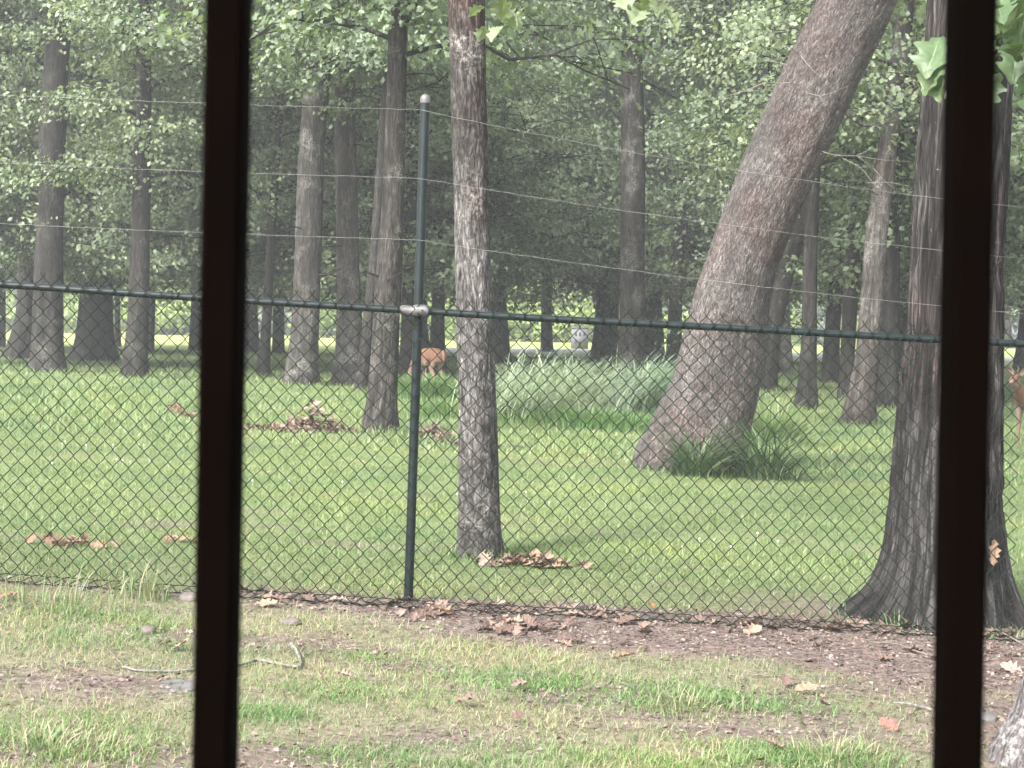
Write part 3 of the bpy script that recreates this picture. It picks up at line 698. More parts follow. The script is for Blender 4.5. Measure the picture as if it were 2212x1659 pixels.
for i in range(22):
    far_tree(-80 + i * 7.4 + rf.normal() * 1.5, 172 + rf.normal() * 5, (i + 2) % 4, 1.3 + 0.35 * rf.random(), "hazy far tree in the line beyond the bright lawn", "tree line beyond the lawn")
for i in range(26):                                                    # beyond the clearing
    x = -70 + i * 5.6 + rf.normal() * 1.2
    far_tree(x, 150 + rf.normal() * 6, i % 4, 1.1 + 0.35 * rf.random(), "hazy far tree in the line beyond the bright lawn", "tree line beyond the lawn")

# leafy trees in the middle depth whose trunks stand hidden behind the nearer ones
MV = []
for sd, h_, z_ in ((81, 11.5, 3.2), (82, 12, 3.0)):
    Lm = np.array([(0, 0, -0.4), (0, 0, 0), (0.03, 0, 1.2), (0.1, 0.05, h_ * 0.4), (0.15, 0.1, h_ * 0.7), (0.2, 0.1, h_)])
    Rm = np.array([0.36, 0.30, 0.22, 0.19, 0.13, 0.04])
    V, F, B = tube_arrays(Lm, Rm, 12, 30, bark_disp(18, 0.012, sd, 0.2, 0.4), seed=sd)
    wood = Multi(); wood.add(V, F, B)
    lim, V, F = make_crown(Lm, Rm, z_low=z_, z_top=h_, radius=4.6, n_limb=32, clumps=26, n_each=100, leaf=0.125, kind='far', seed=sd, spread=0.32, wood=wood)
    MV.append((wood.mesh("trunk", BARK['dark']), mesh_from("crown", V, F, M_LEAF)))
for i, (px, Y, lab) in enumerate([(104, 41, "leafy boughs of the tree hidden behind the broad leftmost trunk"), (296, 42, "leafy tree hidden behind the dark upright trunk with the pale twig"),
        (660, 42, "leafy tree hidden behind the lichen-spotted trunk"), (842, 45, "leafy tree hidden behind the rough trunk left of the fence post"), (945, 43, "dark trunk with low leafy boughs right behind the grazing deer"),
        (1366, 65, "leafy tree hidden behind the stout mottled trunk"), (1600, 60, "leafy tree hidden behind the leaning oak's foot"), (1880, 43, "leafy tree hidden behind the pale bent trunk"), (2062, 40, "leafy tree hidden behind the big ridged trunk"), (-60, 41, "leafy boughs reaching in from beyond the left picture edge"), (478, 44, "leafy tree behind the left-hand bar, deeper in the wood than the hidden trunk"), (2290, 34, "leafy boughs reaching in from beyond the right picture edge")]):
    q = at_y(px, 760, Y)
    root = empty("leafy_tree", (q[0], Y, float(terrain(q[0], Y))), i * 1.1)
    sc_ = 0.9 + 0.05 * (i % 4)
    root.scale = (sc_, sc_, sc_)
    tag(root, lab, "tree", "leafy trees of the middle depth")
    for nm, me in zip(("trunk", "crown"), MV[i % 2]): link(nm, me, root)

# sunny shrubs on the far side of the clearing
def shrub_mesh(seed, mat=None):
    r = np.random.default_rng(seed)
    C = r.normal(size=(70, 3)) * np.array([0.85, 0.85, 0.5]) + np.array([0, 0, 1.1])
    C[:, 2] = np.abs(C[:, 2])
    V, F = clump_leaves(C, 24, 0.30, 0.2, 'far', r, flat=0.7)
    st = Multi()
    for k in range(9):
        e = C[k * 7]
        st.tube(np.array([(0, 0, -0.1), e * 0.5 + np.array([0, 0, 0.1]), e]), np.array([0.03, 0.02, 0.008]), 4)
    return mesh_from("foliage", V, F, M_SHRUB), st.mesh("stems", MAT_LIMB)
SH = [shrub_mesh(71), shrub_mesh(72), shrub_mesh(73)]
shrubs = [(1095, 108, 2.0, "yellow-green shrub just right of the tall slim trunk, beyond the drive"), (1150, 106, 2.4, "largest yellow-green shrub, left of the dark straight trunk beyond the drive"),
          (1212, 108, 1.7, "yellow-green shrub right of the dark straight trunk beyond the drive"), (1310, 110, 1.8, "pale shrub beyond the drive behind the thin sapling"),
          (355, 104, 2.2, "green shrub on the far lawn, left of the smooth trunk by the left-hand bar"), (392, 107, 1.9, "rounder green shrub touching the smooth trunk by the left-hand bar"),
          (156, 105, 1.8, "pale green shrub seen between the two broad left trunks"), (705, 105, 1.8, "green shrub on the far lawn between the lichened and furrowed trunks"),
          (985, 104, 2.0, "round green shrub on the far lawn, right of the deer"), (22, 106, 1.8, "green shrub on the far lawn at the left edge"),
          (1870, 107, 1.7, "light green shrub low behind the pale bent trunk"), (1660, 106, 1.9, "light green shrub in the gap right of the leaning oak"), (1440, 107, 1.6, "pale shrub in the gap left of the leaning oak")]
for i, (px, Y, s, lab) in enumerate(shrubs):
    Y = Y + 18
    q = at_y(px, 730, Y)
    root = empty("shrub", (q[0], q[1], float(terrain(q[0], q[1]))), i * 1.3)
    root.scale = (s, s, s * 0.9)
    tag(root, lab, "shrub", "shrubs beyond the far lawn")
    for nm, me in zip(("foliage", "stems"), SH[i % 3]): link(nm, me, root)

# thicket closing the view beyond the tree line
ru = np.random.default_rng(44)
C = np.stack([ru.uniform(-85, 85, 1700), ru.uniform(176, 184, 1700), 5.5 * ru.random(1700) ** 1.3], 1)
V, F = clump_leaves(C, 14, 0.9, 0.55, 'far', ru, flat=0.8, axis=np.array([0, 400.0, 0]))
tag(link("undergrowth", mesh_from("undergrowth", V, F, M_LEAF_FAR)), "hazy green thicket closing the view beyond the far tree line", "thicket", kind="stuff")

# open lawn beyond the wood, sunlight put into its brighter colour
M_FARLAWN = plain("sunlit_far_lawn", (0.27, 0.32, 0.11), 0.9, spec=0.1, noise=0.18, nscale=0.25)
fx_ = np.linspace(-130, 130, 60); fy_ = np.linspace(67, 140, 20)
FX, FY = np.meshgrid(fx_, fy_)
FY = FY + np.where(np.arange(20)[:, None] == 0, 3 * np.sin(FX * 0.21) + 2 * np.sin(FX * 0.5), 0)
i2 = (np.arange(19)[:, None] * 60 + np.arange(59)[None, :]).ravel()
tag(link("far_lawn", mesh_from("far_lawn", np.stack([FX, FY, terrain(FX, FY) + 0.03], 2).reshape(-1, 3), np.stack([i2, i2 + 1, i2 + 61, i2 + 60], 1), M_FARLAWN, True)), kind="structure")

# small pale box with dark slots by the drive
M_BOX = plain("pale_grey_paint", (0.13, 0.13, 0.145), 0.7, noise=0.1)
M_SLOT = plain("dark_slot", (0.05, 0.05, 0.06), 0.8)
def boxv(x0, x1, y0, y1, z0, z1):
    V = np.array([(x, y, z) for z in (z0, z1) for y in (y0, y1) for x in (x0, x1)], float)
    F = np.array([(0, 2, 3, 1), (4, 5, 7, 6), (0, 1, 5, 4), (2, 6, 7, 3), (0, 4, 6, 2), (1, 3, 7, 5)])
    return V, F
q = at_y(1252, 742, 92)
ub = empty("utility_box", (q[0], 92, float(terrain(q[0], 92))))
tag(ub, "small pale grey box with dark slots beyond the gravel drive", "utility box")
link("body", mesh_from("body", *boxv(-0.5, 0.5, -0.3, 0.3, 0.02, 1.25), M_BOX), ub)
link("lid", mesh_from("lid", *boxv(-0.55, 0.55, -0.35, 0.35, 1.253, 1.33), M_BOX), ub)
for sx in (-0.25, 0, 0.25):
    for sz in (0.45, 0.9):
        link("slot", mesh_from("slot", *boxv(sx - 0.06, sx + 0.06, -0.312, -0.302, sz - 0.1, sz + 0.12), M_SLOT), ub)

# ------------------------------------------------------------------ fence
px0 = at_y(891, 700, FENCE_Y)[0]
RAIL_H = 1.52
def fz(x): return float(terrain(x, FENCE_Y))
fence = empty("chain_link_fence", (px0, FENCE_Y, fz(px0)))
tag(fence, "dark green chain link fence with top rail, capped post and three strands of wire", "fence")
FB = np.array(fence.location)
def fpart(name, me, loc=(0, 0, 0)):
    return link(name, me, fence, np.array(loc) - FB)
XP = [px0 - 3.30, px0, px0 + 3.42]
for i, xp in enumerate(XP):
    z0 = fz(xp)
    top = 2.60 if i == 1 else 2.55
    lean = 0.045 if i == 1 else 0.03
    Pp = np.array([(-0.013, 0.036, -0.4), (0, 0.036, 0.0), (lean * 0.5, 0.036, top * 0.5), (lean, 0.036, top)])
    V, F, B = tube_arrays(Pp, np.full(4, 0.0245), 20, 24)
    po = fpart("post", mesh_from("post", V, F, M_VINYL, True), (xp, FENCE_Y, z0))
    ang = np.linspace(0, math.pi / 2, 7)
    Pc = np.stack([np.full(9, lean), np.full(9, 0.036), top - 0.012 + np.concatenate([[0.0, 0.018], 0.02 + 0.028 * np.sin(ang)])], 1)
    V, F, B = tube_arrays(Pc, np.concatenate([[0.0275, 0.0275], np.maximum(0.0275 * np.cos(ang), 0.0005)]), 20)
    link("cap", mesh_from("cap", V, F, M_GALV, True), po)
def rail_z(x): return fz(x) + RAIL_H
for a, c in ((XP[0], XP[1]), (XP[1], XP[2])):
    xs = np.linspace(a, c, 14)
    Pr = np.array([(x - a, -0.012, rail_z(x) - rail_z(a) - 0.004 * math.sin((x - a) / (c - a) * math.pi)) for x in xs])
    V, F, B = tube_arrays(Pr, np.full(14, 0.0185), 16)
    fpart("top_rail", mesh_from("top_rail", V, F, M_VINYL, True), (a, FENCE_Y, rail_z(a)))
# clamp sleeve, a two-lobed casting round post and rail
for xp in XP[1:2]:
    xs = np.array([-0.088, -0.086, -0.05, -0.02, 0.0, 0.02, 0.045, 0.07, 0.074])
    rr = np.array([0.010, 0.0245, 0.026, 0.028, 0.033, 0.031, 0.033, 0.029, 0.010])
    Pc = np.stack([xs, -0.010 + 0 * xs, -0.038 * xs + 0.003 * np.sin(xs * 60)], 1)
    V, F, B = tube_arrays(Pc, rr, 20, 40)
    cl = fpart("rail_clamp", mesh_from("rail_clamp", V, F, M_GALV, True), (xp + 0.02, FENCE_Y, rail_z(xp + 0.02)))
    V, F, B = tube_arrays(np.array([(0.035, -0.050, 0.0), (0.035, -0.036, 0), (0.035, -0.02, 0)]), np.array([0.009, 0.009, 0.009]), 6)
    link("bolt", mesh_from("bolt", V, F, M_GALV), cl)
    th = np.linspace(0, 2 * math.pi, 17)
    V, F, B = tube_arrays(np.stack([0.029 * np.cos(th) + 0.02, 0.036 + 0.029 * np.sin(th), 0 * th], 1), np.full(17, 0.012), 6)
    link("post_band", mesh_from("post_band", V, F, M_GALV, True), cl)
# woven wires: every wire of the mesh is a part, neighbours interlock
A, H = 0.0405, 0.091
def weave(sign):
    pts = []
    nper = 17
    ztop = RAIL_H + 0.053
    for k in range(nper * 8 + 1):
        ph = k / 8.0
        t = ph % 1.0
        tri = 1 - 4 * abs(t - 0.5) if False else (4 * abs(t - 0.5) - 1)          # +1 at t=0, -1 at t=.5
        rnd = tri * (1.12 - 0.12 * abs(tri))
        pts.append((sign * (A * 0.5 + 0.0028) * rnd, 0.0032 * math.sin(2 * math.pi * t + math.pi / 2 * 0) * sign, ztop - ph * H))
    z_end = pts[-1][2]
    for k in range(1, 2 * 8 + 1):                                                # the foot turns out along the ground
        ph = k / 8.0
        t = ph % 1.0
        tri = (4 * abs(t - 0.5) - 1)
        f = min(1.0, k / 6.0)
        pts.append((sign * (A * 0.5 + 0.0028) * tri, -ph * H * (0.25 + 0.75 * f), z_end - 0.03 * f + 0.020 + 0.010 * math.sin(ph * 4.0) - 0.02 * (1 - f)))
    P = np.array(pts)
    V, F, B = tube_arrays(P, np.full(len(P), 0.0025), 5)
    # twisted barb at the top
    V2, F2, B2 = tube_arrays(np.array([P[0], P[0] + np.array([sign * 0.003, 0.004, 0.010]), P[0] + np.array([sign * 0.009, -0.003, 0.019])]), np.array([0.0026, 0.0024, 0.0016]), 5)
    V = np.vstack([V, V2]); F = np.vstack([F, F2 + len(V) - len(V2)])
    return mesh_from("mesh_wire", V, F, M_WIRE, True)
WV = (weave(1), weave(-1))
rw = np.random.default_rng(3)
k = 0
x = XP[0] + 0.01
while x < XP[2] - 0.3:
    w = fpart("mesh_wire", WV[k % 2], (x + rw.normal() * 0.0008, FENCE_Y - 0.040 + rw.normal() * 0.002, fz(x)))
    w.rotation_euler = (rw.normal() * 0.002, rw.normal() * 0.001, 0)
    w.scale.y = 1.0 + 0.25 * rw.normal() * 0.5
    x += A; k += 1
# tie wires round the rail
th = np.linspace(0, 2 * math.pi, 13)
V, F, B = tube_arrays(np.stack([0.004 * np.sin(th * 0.5), 0.031 * np.cos(th) - 0.019, 0.0215 * np.sin(th)], 1), np.full(13, 0.002), 4)
tie_me = mesh_from("tie_wire", V, F, M_VINYL, True)
for xt in np.arange(XP[0] + 0.3, XP[2], 0.44):
    fpart("tie_wire", tie_me, (xt, FENCE_Y, rail_z(xt)))
# three strands above the rail
def strand(zs):
    pts = []
    for j in range(len(zs) - 1):
        (xa, za, sag), (xb, zb, _) = zs[j], zs[j + 1]
        for t in np.linspace(0, 1, 60, endpoint=(j == len(zs) - 2)):
            pts.append((xa + (xb - xa) * t, -0.012 + 0.003 * rw.normal() * 0.5, za + (zb - za) * t - 4 * sag * t * (1 - t) + 0.0012 * rw.normal()))
    P = np.array(pts)
    V, F, B = tube_arrays(P - FB * np.array([1, 0, 1]), np.full(len(P), 0.0010), 4)
    link("strand_wire", mesh_from("strand_wire", V, F, M_STRAND, True), fence)
strand([(XP[0], 2.63, 0.012), (XP[1] + 0.02, 2.562, 0.055), (XP[2], 2.10, 0)])
strand([(XP[0], 2.285, 0.012), (XP[1] + 0.02, 2.213, 0.035), (XP[2], 1.84, 0)])
strand([(XP[0], 1.98, 0.012), (XP[1] + 0.02, 1.897, 0.03), (XP[2], 1.56, 0)])

# ------------------------------------------------------------------ dark bars close to the camera
def bar(px_top, px_bot, label, Y=0.80, width=0.0203):
    a = at_y(px_bot, 1659, Y); c = at_y(px_top, 0, Y)
    d = (c - a) / (c[2] - a[2])
    p0 = a + d * (0.0 - a[2]); p1 = a + d * (2.5 - a[2])
    hw, hd, bv = width / 2, 0.014, 0.003
    prof = [(-hw + bv, -hd), (hw - bv, -hd), (hw, -hd + bv), (hw, hd - bv), (hw - bv, hd), (-hw + bv, hd), (-hw, hd - bv), (-hw, -hd + bv)]
    V = [(x, y, 0) for x, y in prof] + [(x + p1[0] - p0[0], y + p1[1] - p0[1], 2.5 - float(terrain(0, 0))) for x, y in prof]
    me = bpy.data.meshes.new("window_bar")
    me.from_pydata(V, [], [tuple(range(7, -1, -1)), tuple(range(8, 16))] + [(i, (i + 1) % 8, 8 + (i + 1) % 8, 8 + i) for i in range(8)])
    me.materials.append(M_BAR)
    return tag(link("window_bar", me, None, (p0[0], p0[1], float(terrain(p0[0], p0[1])))), label, "bar", "dark bars in front of the camera")
bar(495.5, 465, "dark brown upright bar close to the camera, left-hand one of two")
bar(2098.5, 2067.5, "dark brown upright bar close to the camera, right-hand one of two")

# ------------------------------------------------------------------ grass
def blades(P, Hh, Wd, r, bend=0.6, seg=2, azs=None):
    """ribbon blades standing at P; seg=2 gives five points and three faces"""
    n = len(P)
    az = r.random(n) * 2 * math.pi if azs is None else azs
    d = np.stack([np.cos(az), np.sin(az), np.zeros(n)], 1)
    wv = np.stack([-np.sin(az + r.normal(size=n) * 0.6), np.cos(az + r.normal(size=n) * 0.6), np.zeros(n)], 1)
    bd = bend * (0.3 + 0.9 * r.random(n))
    rows = []
    for k in range(seg + 1):
        t = k / seg
        c = P + d * (Hh * bd * t * t)[:, None] + np.array([0, 0, 1.0]) * (Hh * (t - 0.28 * bd * t * t))[:, None]
        if k < seg:
            hw = (Wd * (1 - 0.55 * t))[:, None] * 0.5
            rows += [c - wv * hw, c + wv * hw]
        else:
            rows.append(c)
    V = np.stack(rows, 1)
    m_ = V.shape[1]
    F = []
    for k in range(seg - 1):
        F += [(2 * k, 2 * k + 1, 2 * k + 3), (2 * k, 2 * k + 3, 2 * k + 2)]
    F.append((2 * seg - 2, 2 * seg - 1, 2 * seg))
    F = np.array(F)[None] + (np.arange(n) * m_)[:, None, None]
    return V.reshape(-1, 3), F.reshape(-1, 3)
def scatter(n, y0, y1, r, m=0.345, pad=0.9):
    """points in the strip the camera can see, with a margin at either side"""
    y = np.sqrt(y0 ** 2 + (y1 ** 2 - y0 ** 2) * r.random(n))
    x = (2 * r.random(n) - 1) * (m * y + pad)
    return x, y
rg = np.random.default_rng(21)
tree_spots = []
def grass_layer(name, label, n, y0, y1, hmin, hmax, w, mat, seg=2, bend=0.8, thin=True, clump=0.0, hpatch=0.5):
    x, y = scatter(n, y0, y1, rg)
    if clump:
        x = x + rg.normal(size=n) * clump; y = y + rg.normal(size=n) * clump
    if thin:
        keep = rg.random(n) > np.clip(dirt(x, y) * 1.15 + (0.35 * (fbm(x * 6 + 3, y * 6 + 1, 2) - 0.25) if y1 < 9 else 0), 0, 0.97)
        x, y = x[keep], y[keep]
    h = (hmin + (hmax - hmin) * rg.random(len(x)) ** 1.6) * (1 - hpatch + 2 * hpatch * fbm(x * 1.3 + 3, y * 1.3 + 8, 3))
    P = np.stack([x, y, gz(x, y) - 0.004], 1)
    V, F = blades(P, h, w * (0.6 + 0.8 * rg.random(len(x))), rg, bend, seg)
    tag(link(name, mesh_from(name, V, F, mat)), label, "grass", kind="stuff")
grass_layer("grass", "short patchy grass in front of the fence", 125000, 4.2, 8.1, 0.012, 0.06, 0.0032, G_NEAR, bend=1.3)
grass_layer("lawn_grass", "short green lawn grass just behind the fence", 190000, 8.0, 17, 0.02, 0.06, 0.0075, G_LAWN, seg=1, bend=1.1)
grass_layer("lawn_grass", "green lawn grass under the middle trees", 110000, 17, 32, 0.04, 0.13, 0.016, G_LAWN, seg=1, bend=0.9, thin=False)
grass_layer("lawn_grass", "lawn grass among the far trunks", 80000, 32, 66, 0.05, 0.15, 0.035, G_LAWN, seg=1, bend=0.9, thin=False)

G_LUSH = grass_mat("lush_grass_blades", [(0, (0.075, 0.15, 0.05)), (0.6, (0.12, 0.21, 0.075)), (0.92, (0.17, 0.25, 0.105)), (1, (0.28, 0.26, 0.18))], patch=(1.05, 1.0, 0.95), pscale=3.0)
lx, ly = [], []
for (px_, py_, sx_, sy_2, n_) in [(90, 1600, 0.28, 0.16, 6500), (250, 1370, 0.30, 0.22, 4500), (1380, 1500, 0.30, 0.15, 6500), (1560, 1520, 0.24, 0.12, 4000), (1150, 1470, 0.25, 0.12, 3000), (1720, 1640, 0.20, 0.10, 4500), (1400, 1650, 0.35, 0.08, 3500),
                               (760, 1500, 0.22, 0.10, 2500), (560, 1545, 0.12, 0.07, 1500), (900, 1640, 0.35, 0.09, 3500), (150, 1330, 0.35, 0.12, 3000), (700, 1420, 0.3, 0.09, 1800)]:
    c = at(px_, py_)
    ax_ = c[0] + rg.normal(size=n_) * sx_; ay_ = c[1] + rg.normal(size=n_) * sy_2
    kp = rg.random(n_) < np.clip(1.7 * fbm(ax_ * 5 + 2, ay_ * 5 + 9, 3) - 0.25, 0, 1)
    lx.append(ax_[kp]); ly.append(ay_[kp])
lx, ly = np.concatenate(lx), np.concatenate(ly)
V, F = blades(np.stack([lx, ly, gz(lx, ly) - 0.004], 1), 0.014 + 0.036 * rg.random(len(lx)) ** 1.4, 0.0038 * (0.6 + 0.8 * rg.random(len(lx))), rg, 1.2, 2)
tag(link("grass", mesh_from("grass", V, F, G_LUSH)), "fresher green grass in patches on the front lawn", "grass", kind="stuff")

bx_, by_, bh_, bw_ = [], [], [], []
for (x0, y0, r0) in BASES:
    if y0 < 7 or y0 > 56: continue
    nb = int(90 + 260 * min(r0, 0.6)); a_ = rg.random(nb) * 6.28; rr = r0 * (1.0 + 0.35 * rg.random(nb) ** 2) + 0.04 * rg.random(nb)
    bx_.append(x0 + np.cos(a_) * rr); by_.append(y0 + np.sin(a_) * rr)
    bh_.append((0.05 + 0.13 * rg.random(nb) ** 1.5) * (0.7 if y0 < 12 else 1.1)); bw_.append(np.full(nb, 0.005 + 0.0005 * y0))
bx_, by_, bh_, bw_ = map(np.concatenate, (bx_, by_, bh_, bw_))
V, F = blades(np.stack([bx_, by_, gz(bx_, by_) - 0.004], 1), bh_, bw_, rg, 0.9, 2)
tag(link("lawn_grass", mesh_from("lawn_grass", V, F, G_LAWN)), "longer unmown grass ringing the trunk feet", "grass", kind="stuff")

# taller weeds here and there in front of and along the fence
def tuft(name, label, cat, px, py, n, h, spread, mat, w=0.006, bend=0.9, seed=0, group=None, lean=None, squash=0.6):
    r = np.random.default_rng(seed + 400)
    c = at(px, py)
    off = r.normal(size=(n, 2)) * spread * np.array([1, squash])
    x, y = c[0] + off[:, 0], c[1] + off[:, 1]
    P = np.stack([off[:, 0], off[:, 1], terrain(x, y) - c[2] - 0.006], 1)
    az = np.arctan2(off[:, 1], off[:, 0]) + r.normal(size=n) * 0.9
    if lean is not None: az = np.where(r.random(n) < 0.6, lean + r.normal(size=n) * 0.5, az)
    hh = h * (0.45 + 0.65 * r.random(n)) * np.exp(-0.25 * (off ** 2).sum(1) / spread ** 2)
    V, F = blades(P, hh, w * (0.6 + 0.8 * r.random(n)), r, bend, 5, az)
    return tag(link(name, mesh_from(name, V, F, mat), None, c), label, cat, group, "stuff" if c[1] < 8.5 else None)
def grass_drift(name, label, cat, centres, n, h, mat, w, seed):
    """many tussocks grown into one another"""
    r = np.random.default_rng(seed)
    c0 = at(*centres[0][:2])
    Vs, Fs, k0 = [], [], 0
    for (px, py, f) in centres:
        c = at(px, py)
        m_ = int(n * f)
        off = r.normal(size=(m_, 2)) * np.array([0.22, 0.16])
        x, y = c[0] + off[:, 0], c[1] + off[:, 1]
        P = np.stack([x - c0[0], y - c0[1], terrain(x, y) - c0[2] - 0.01], 1)
        az = np.where(r.random(m_) < 0.55, 0.5 + r.normal() * 0.5 + r.normal(size=m_) * 0.5, r.random(m_) * 6.28)
        V, F = blades(P, h * f * (0.35 + 0.75 * r.random(m_)), w * (0.5 + r.random(m_)), r, 1.25, 5, az)
        Vs.append(V); Fs.append(F + k0); k0 += len(V)
    return tag(link(name, mesh_from(name, np.vstack(Vs), np.vstack(Fs), mat), None, c0), label, cat)
rc = np.random.default_rng(8)
cen = [(1235, 892, 1.0)] + [(rc.uniform(1075, 1340), rc.uniform(868, 915), rc.uniform(0.6, 1.1)) for _ in range(15)]
grass_drift("ornamental_grass", "big loose drift of arching pale blue-green grass right of the slim trunk", "grass clump", cen, 150, 1.25, G_BLUE, 0.022, 1)
cen = [(1390, 890, 1.0)] + [(rc.uniform(1330, 1450), rc.uniform(868, 905), rc.uniform(0.7, 1.15)) for _ in range(7)]
grass_drift("ornamental_grass", "taller arching grass against the stout mottled trunk, left of the leaning oak", "grass clump", cen, 150, 1.35, G_BLUE, 0.022, 2)
tuft("weed_patch", "knee-high green weeds in front of the blue-green grass clump", "weeds", 1275, 925, 2000, 0.40, 0.95, G_LUSH, 0.016, 0.8, 3, squash=0.4)
tuft("weed_patch", "green weeds between the fence post and the slim trunk", "weeds", 965, 905, 900, 0.42, 0.35, G_LUSH, 0.014, 0.8, 4)
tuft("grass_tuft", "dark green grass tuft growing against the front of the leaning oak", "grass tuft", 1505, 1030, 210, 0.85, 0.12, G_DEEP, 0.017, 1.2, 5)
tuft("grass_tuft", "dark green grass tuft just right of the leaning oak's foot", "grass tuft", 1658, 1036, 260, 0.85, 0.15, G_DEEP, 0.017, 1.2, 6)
tuft("grass_tuft", "lighter tall grass behind the right side of the leaning oak's foot", "grass tuft", 1660, 960, 700, 0.8, 0.26, G_LAWN, 0.016, 0.9, 7)
tuft("grass_tuft", "small wiry grass tuft at the trunk seen right of the leaning oak", "grass tuft", 1645, 868, 160, 0.45, 0.16, G_BLUE, 0.014, 1.2, 8)
tuft("weed_patch", "light green weed growing at the foot of the big ridged trunk", "weeds", 1893, 1322, 130, 0.17, 0.07, G_NEAR, 0.006, 0.6, 9)
tuft("weed_patch", "upright weeds in front of the fence near the left edge", "weeds", 300, 1295, 90, 0.22, 0.09, G_NEAR, 0.008, 0.5, 10)
tuft("weed_patch", "loose tall grass in front of the fence at the far left", "weeds", 110, 1310, 120, 0.24, 0.22, G_NEAR, 0.005, 0.6, 11)
tuft("weed_patch", "bluish grass at the right root of the big ridged trunk", "weeds", 2150, 1345, 110, 0.26, 0.08, G_BLUE, 0.004, 0.9, 12)
tuft("grass_tuft", "bright green grass tuft in the middle of the front lawn", "grass tuft", 1480, 1530, 260, 0.10, 0.16, G_NEAR, 0.005, 0.9, 13)
tuft("grass_tuft", "fresh green grass tuft at the bottom edge, left of the right-hand bar", "grass tuft", 1800, 1640, 300, 0.10, 0.14, G_NEAR, 0.005, 0.9, 14)
tuft("grass_tuft", "dense bright grass at the bottom left corner", "grass tuft", 110, 1620, 420, 0.09, 0.20, G_NEAR, 0.005, 0.9, 15)

tuft("weed_patch", "long grass round the grazing deer's legs", "weeds", 912, 862, 1500, 0.62, 0.5, G_LUSH, 0.018, 0.8, 16)

# clover blossoms
xs_, ys_ = [], []
for (cx_, cy_, n_, s_) in [(240, 975, 9, 0.5), (270, 1010, 6, 0.5), (1560, 1180, 6, 0.9), (1150, 1090, 3, 0.6), (985, 1085, 4, 0.15), (700, 1060, 3, 0.7)]:
    c = at(cx_, cy_)
    for _ in range(n_):
        xs_.append(c[0] + rg.normal() * s_ * 0.6); ys_.append(c[1] + rg.normal() * s_ * 0.6)
bl = Multi()
for x, y in zip(xs_, ys_):
    z = float(gz(x, y)) + 0.05
    rr = 0.008
    bl.tube(np.array([(x, y, z - 0.07), (x, y, z)]), np.array([0.0015, 0.0015]), 3)
    bl.tube(np.array([(x, y, z), (x, y, z + rr * 0.4), (x, y, z + rr), (x, y, z + rr * 1.7), (x, y, z + rr * 2)]), np.array([0.3, 0.9, 1.0, 0.7, 0.05]) * rr, 7)
tag(link("clover_blossoms", bl.mesh("clover_blossoms", plain("clover_white", (0.45, 0.45, 0.42), 0.8), bark=False)), "tiny white clover blossoms dotted over the lawn behind the fence", "clover", kind="stuff")

# ------------------------------------------------------------------ dead leaves, litter, sticks, stones
def dead_leaf(seed, mat):
    r = np.random.default_rng(seed)
    ys = np.array([0, 0.10, 0.22, 0.30, 0.42, 0.52, 0.66, 0.76, 0.88, 1.0])
    wd = np.array([0.02, 0.14, 0.26, 0.12, 0.36, 0.18, 0.40, 0.17, 0.20, 0.01]) * (0.8 + 0.4 * r.random(10))
    curl = 1.2 + 1.6 * r.random(); bow = r.normal() * 0.5
    V = []
    for s in (-1, -0.5, 0, 0.5, 1):
        for y, w in zip(ys, wd):
            x = s * w
            a = curl * x
            V.append((math.sin(a) / curl if abs(curl) > 1e-3 else x, y - 0.5 + 0.02 * r.normal(), (1 - math.cos(a)) / curl * 1.3 + 0.30 * bow * (y - 0.5) ** 2 + 0.02 * r.normal() + 0.25 * abs(bow) * 0))
    V = np.array(V)
    V[:, 2] -= V[:, 2].min()
    F = []
    for a in range(4):
        for i in range(9):
            F.append((a * 10 + i, (a + 1) * 10 + i, (a + 1) * 10 + i + 1, a * 10 + i + 1))
    # stalk
    st = np.array([(0.006, -0.5, V[20][2]), (-0.006, -0.5, V[20][2]), (0.0, -0.72, V[20][2] + 0.05 * r.random())])
    V = np.vstack([V, st])
    F.append((50, 51, 52, 52))
    me = bpy.data.meshes.new("fallen_leaf")
    me.from_pydata([tuple(v) for v in V], [], [f if f[2] != f[3] else f[:3] for f in F])
    me.materials.append(mat)
    return me
DL = [dead_leaf(s, M_DEAD) for s in range(81, 87)]
DT = [dead_leaf(s, M_DEAD_TAN) for s in range(91, 94)]
DR = [dead_leaf(s, M_DEAD_RED) for s in range(95, 98)]
DO = dead_leaf(99, M_DEAD_ORANGE)
rl = np.random.default_rng(33)
def lay_leaf(me, x, y, size, label=None, group=None, parent=None, lift=0.0, tilt=0.25, name="fallen_leaf"):
    rot = (rl.normal() * tilt, rl.normal() * tilt, rl.random() * 6.28)
    p = np.array([x, y, float(gz(x, y)) + 0.006 + lift + 0.25 * size * abs(math.sin(rot[0]))])
    if parent is not None: p = p - np.array(parent.location)
    o_ = link(name, me, parent, p, rot, size)
    if label: tag(o_, label, "leaf", group)
    return o_
n_dirt = 0
tries = 0
while n_dirt < 170 and tries < 4000:
    tries += 1
    x = -1.45 + 4.5 * rl.random(); y = FENCE_Y + 0.05 - 1.05 * rl.random() ** 2.2
    if dirt(x, y) < 0.5: continue
    lay_leaf(DL[rl.integers(6)], x, y, 0.05 + 0.075 * rl.random() ** 1.5, "curled brown dead leaf on the bare soil along the fence", "dead leaves along the fence", tilt=0.28)
    n_dirt += 1
for _ in range(16):
    x, y = scatter(1, 5.2, 7.0, rl)
    lay_leaf(DL[rl.integers(6)], float(x[0]), float(y[0]), 0.05 + 0.05 * rl.random(), "small dry brown leaf lying in the front grass", "dry leaves in the front grass", lift=0.02)
def one_leaf(me, px, py, size, label, lift=0.01, tilt=0.3):
    c = at(px, py)
    lay_leaf(me, c[0], c[1], size * 0.78, label, None, None, lift * 0.6, min(tilt, 0.35))
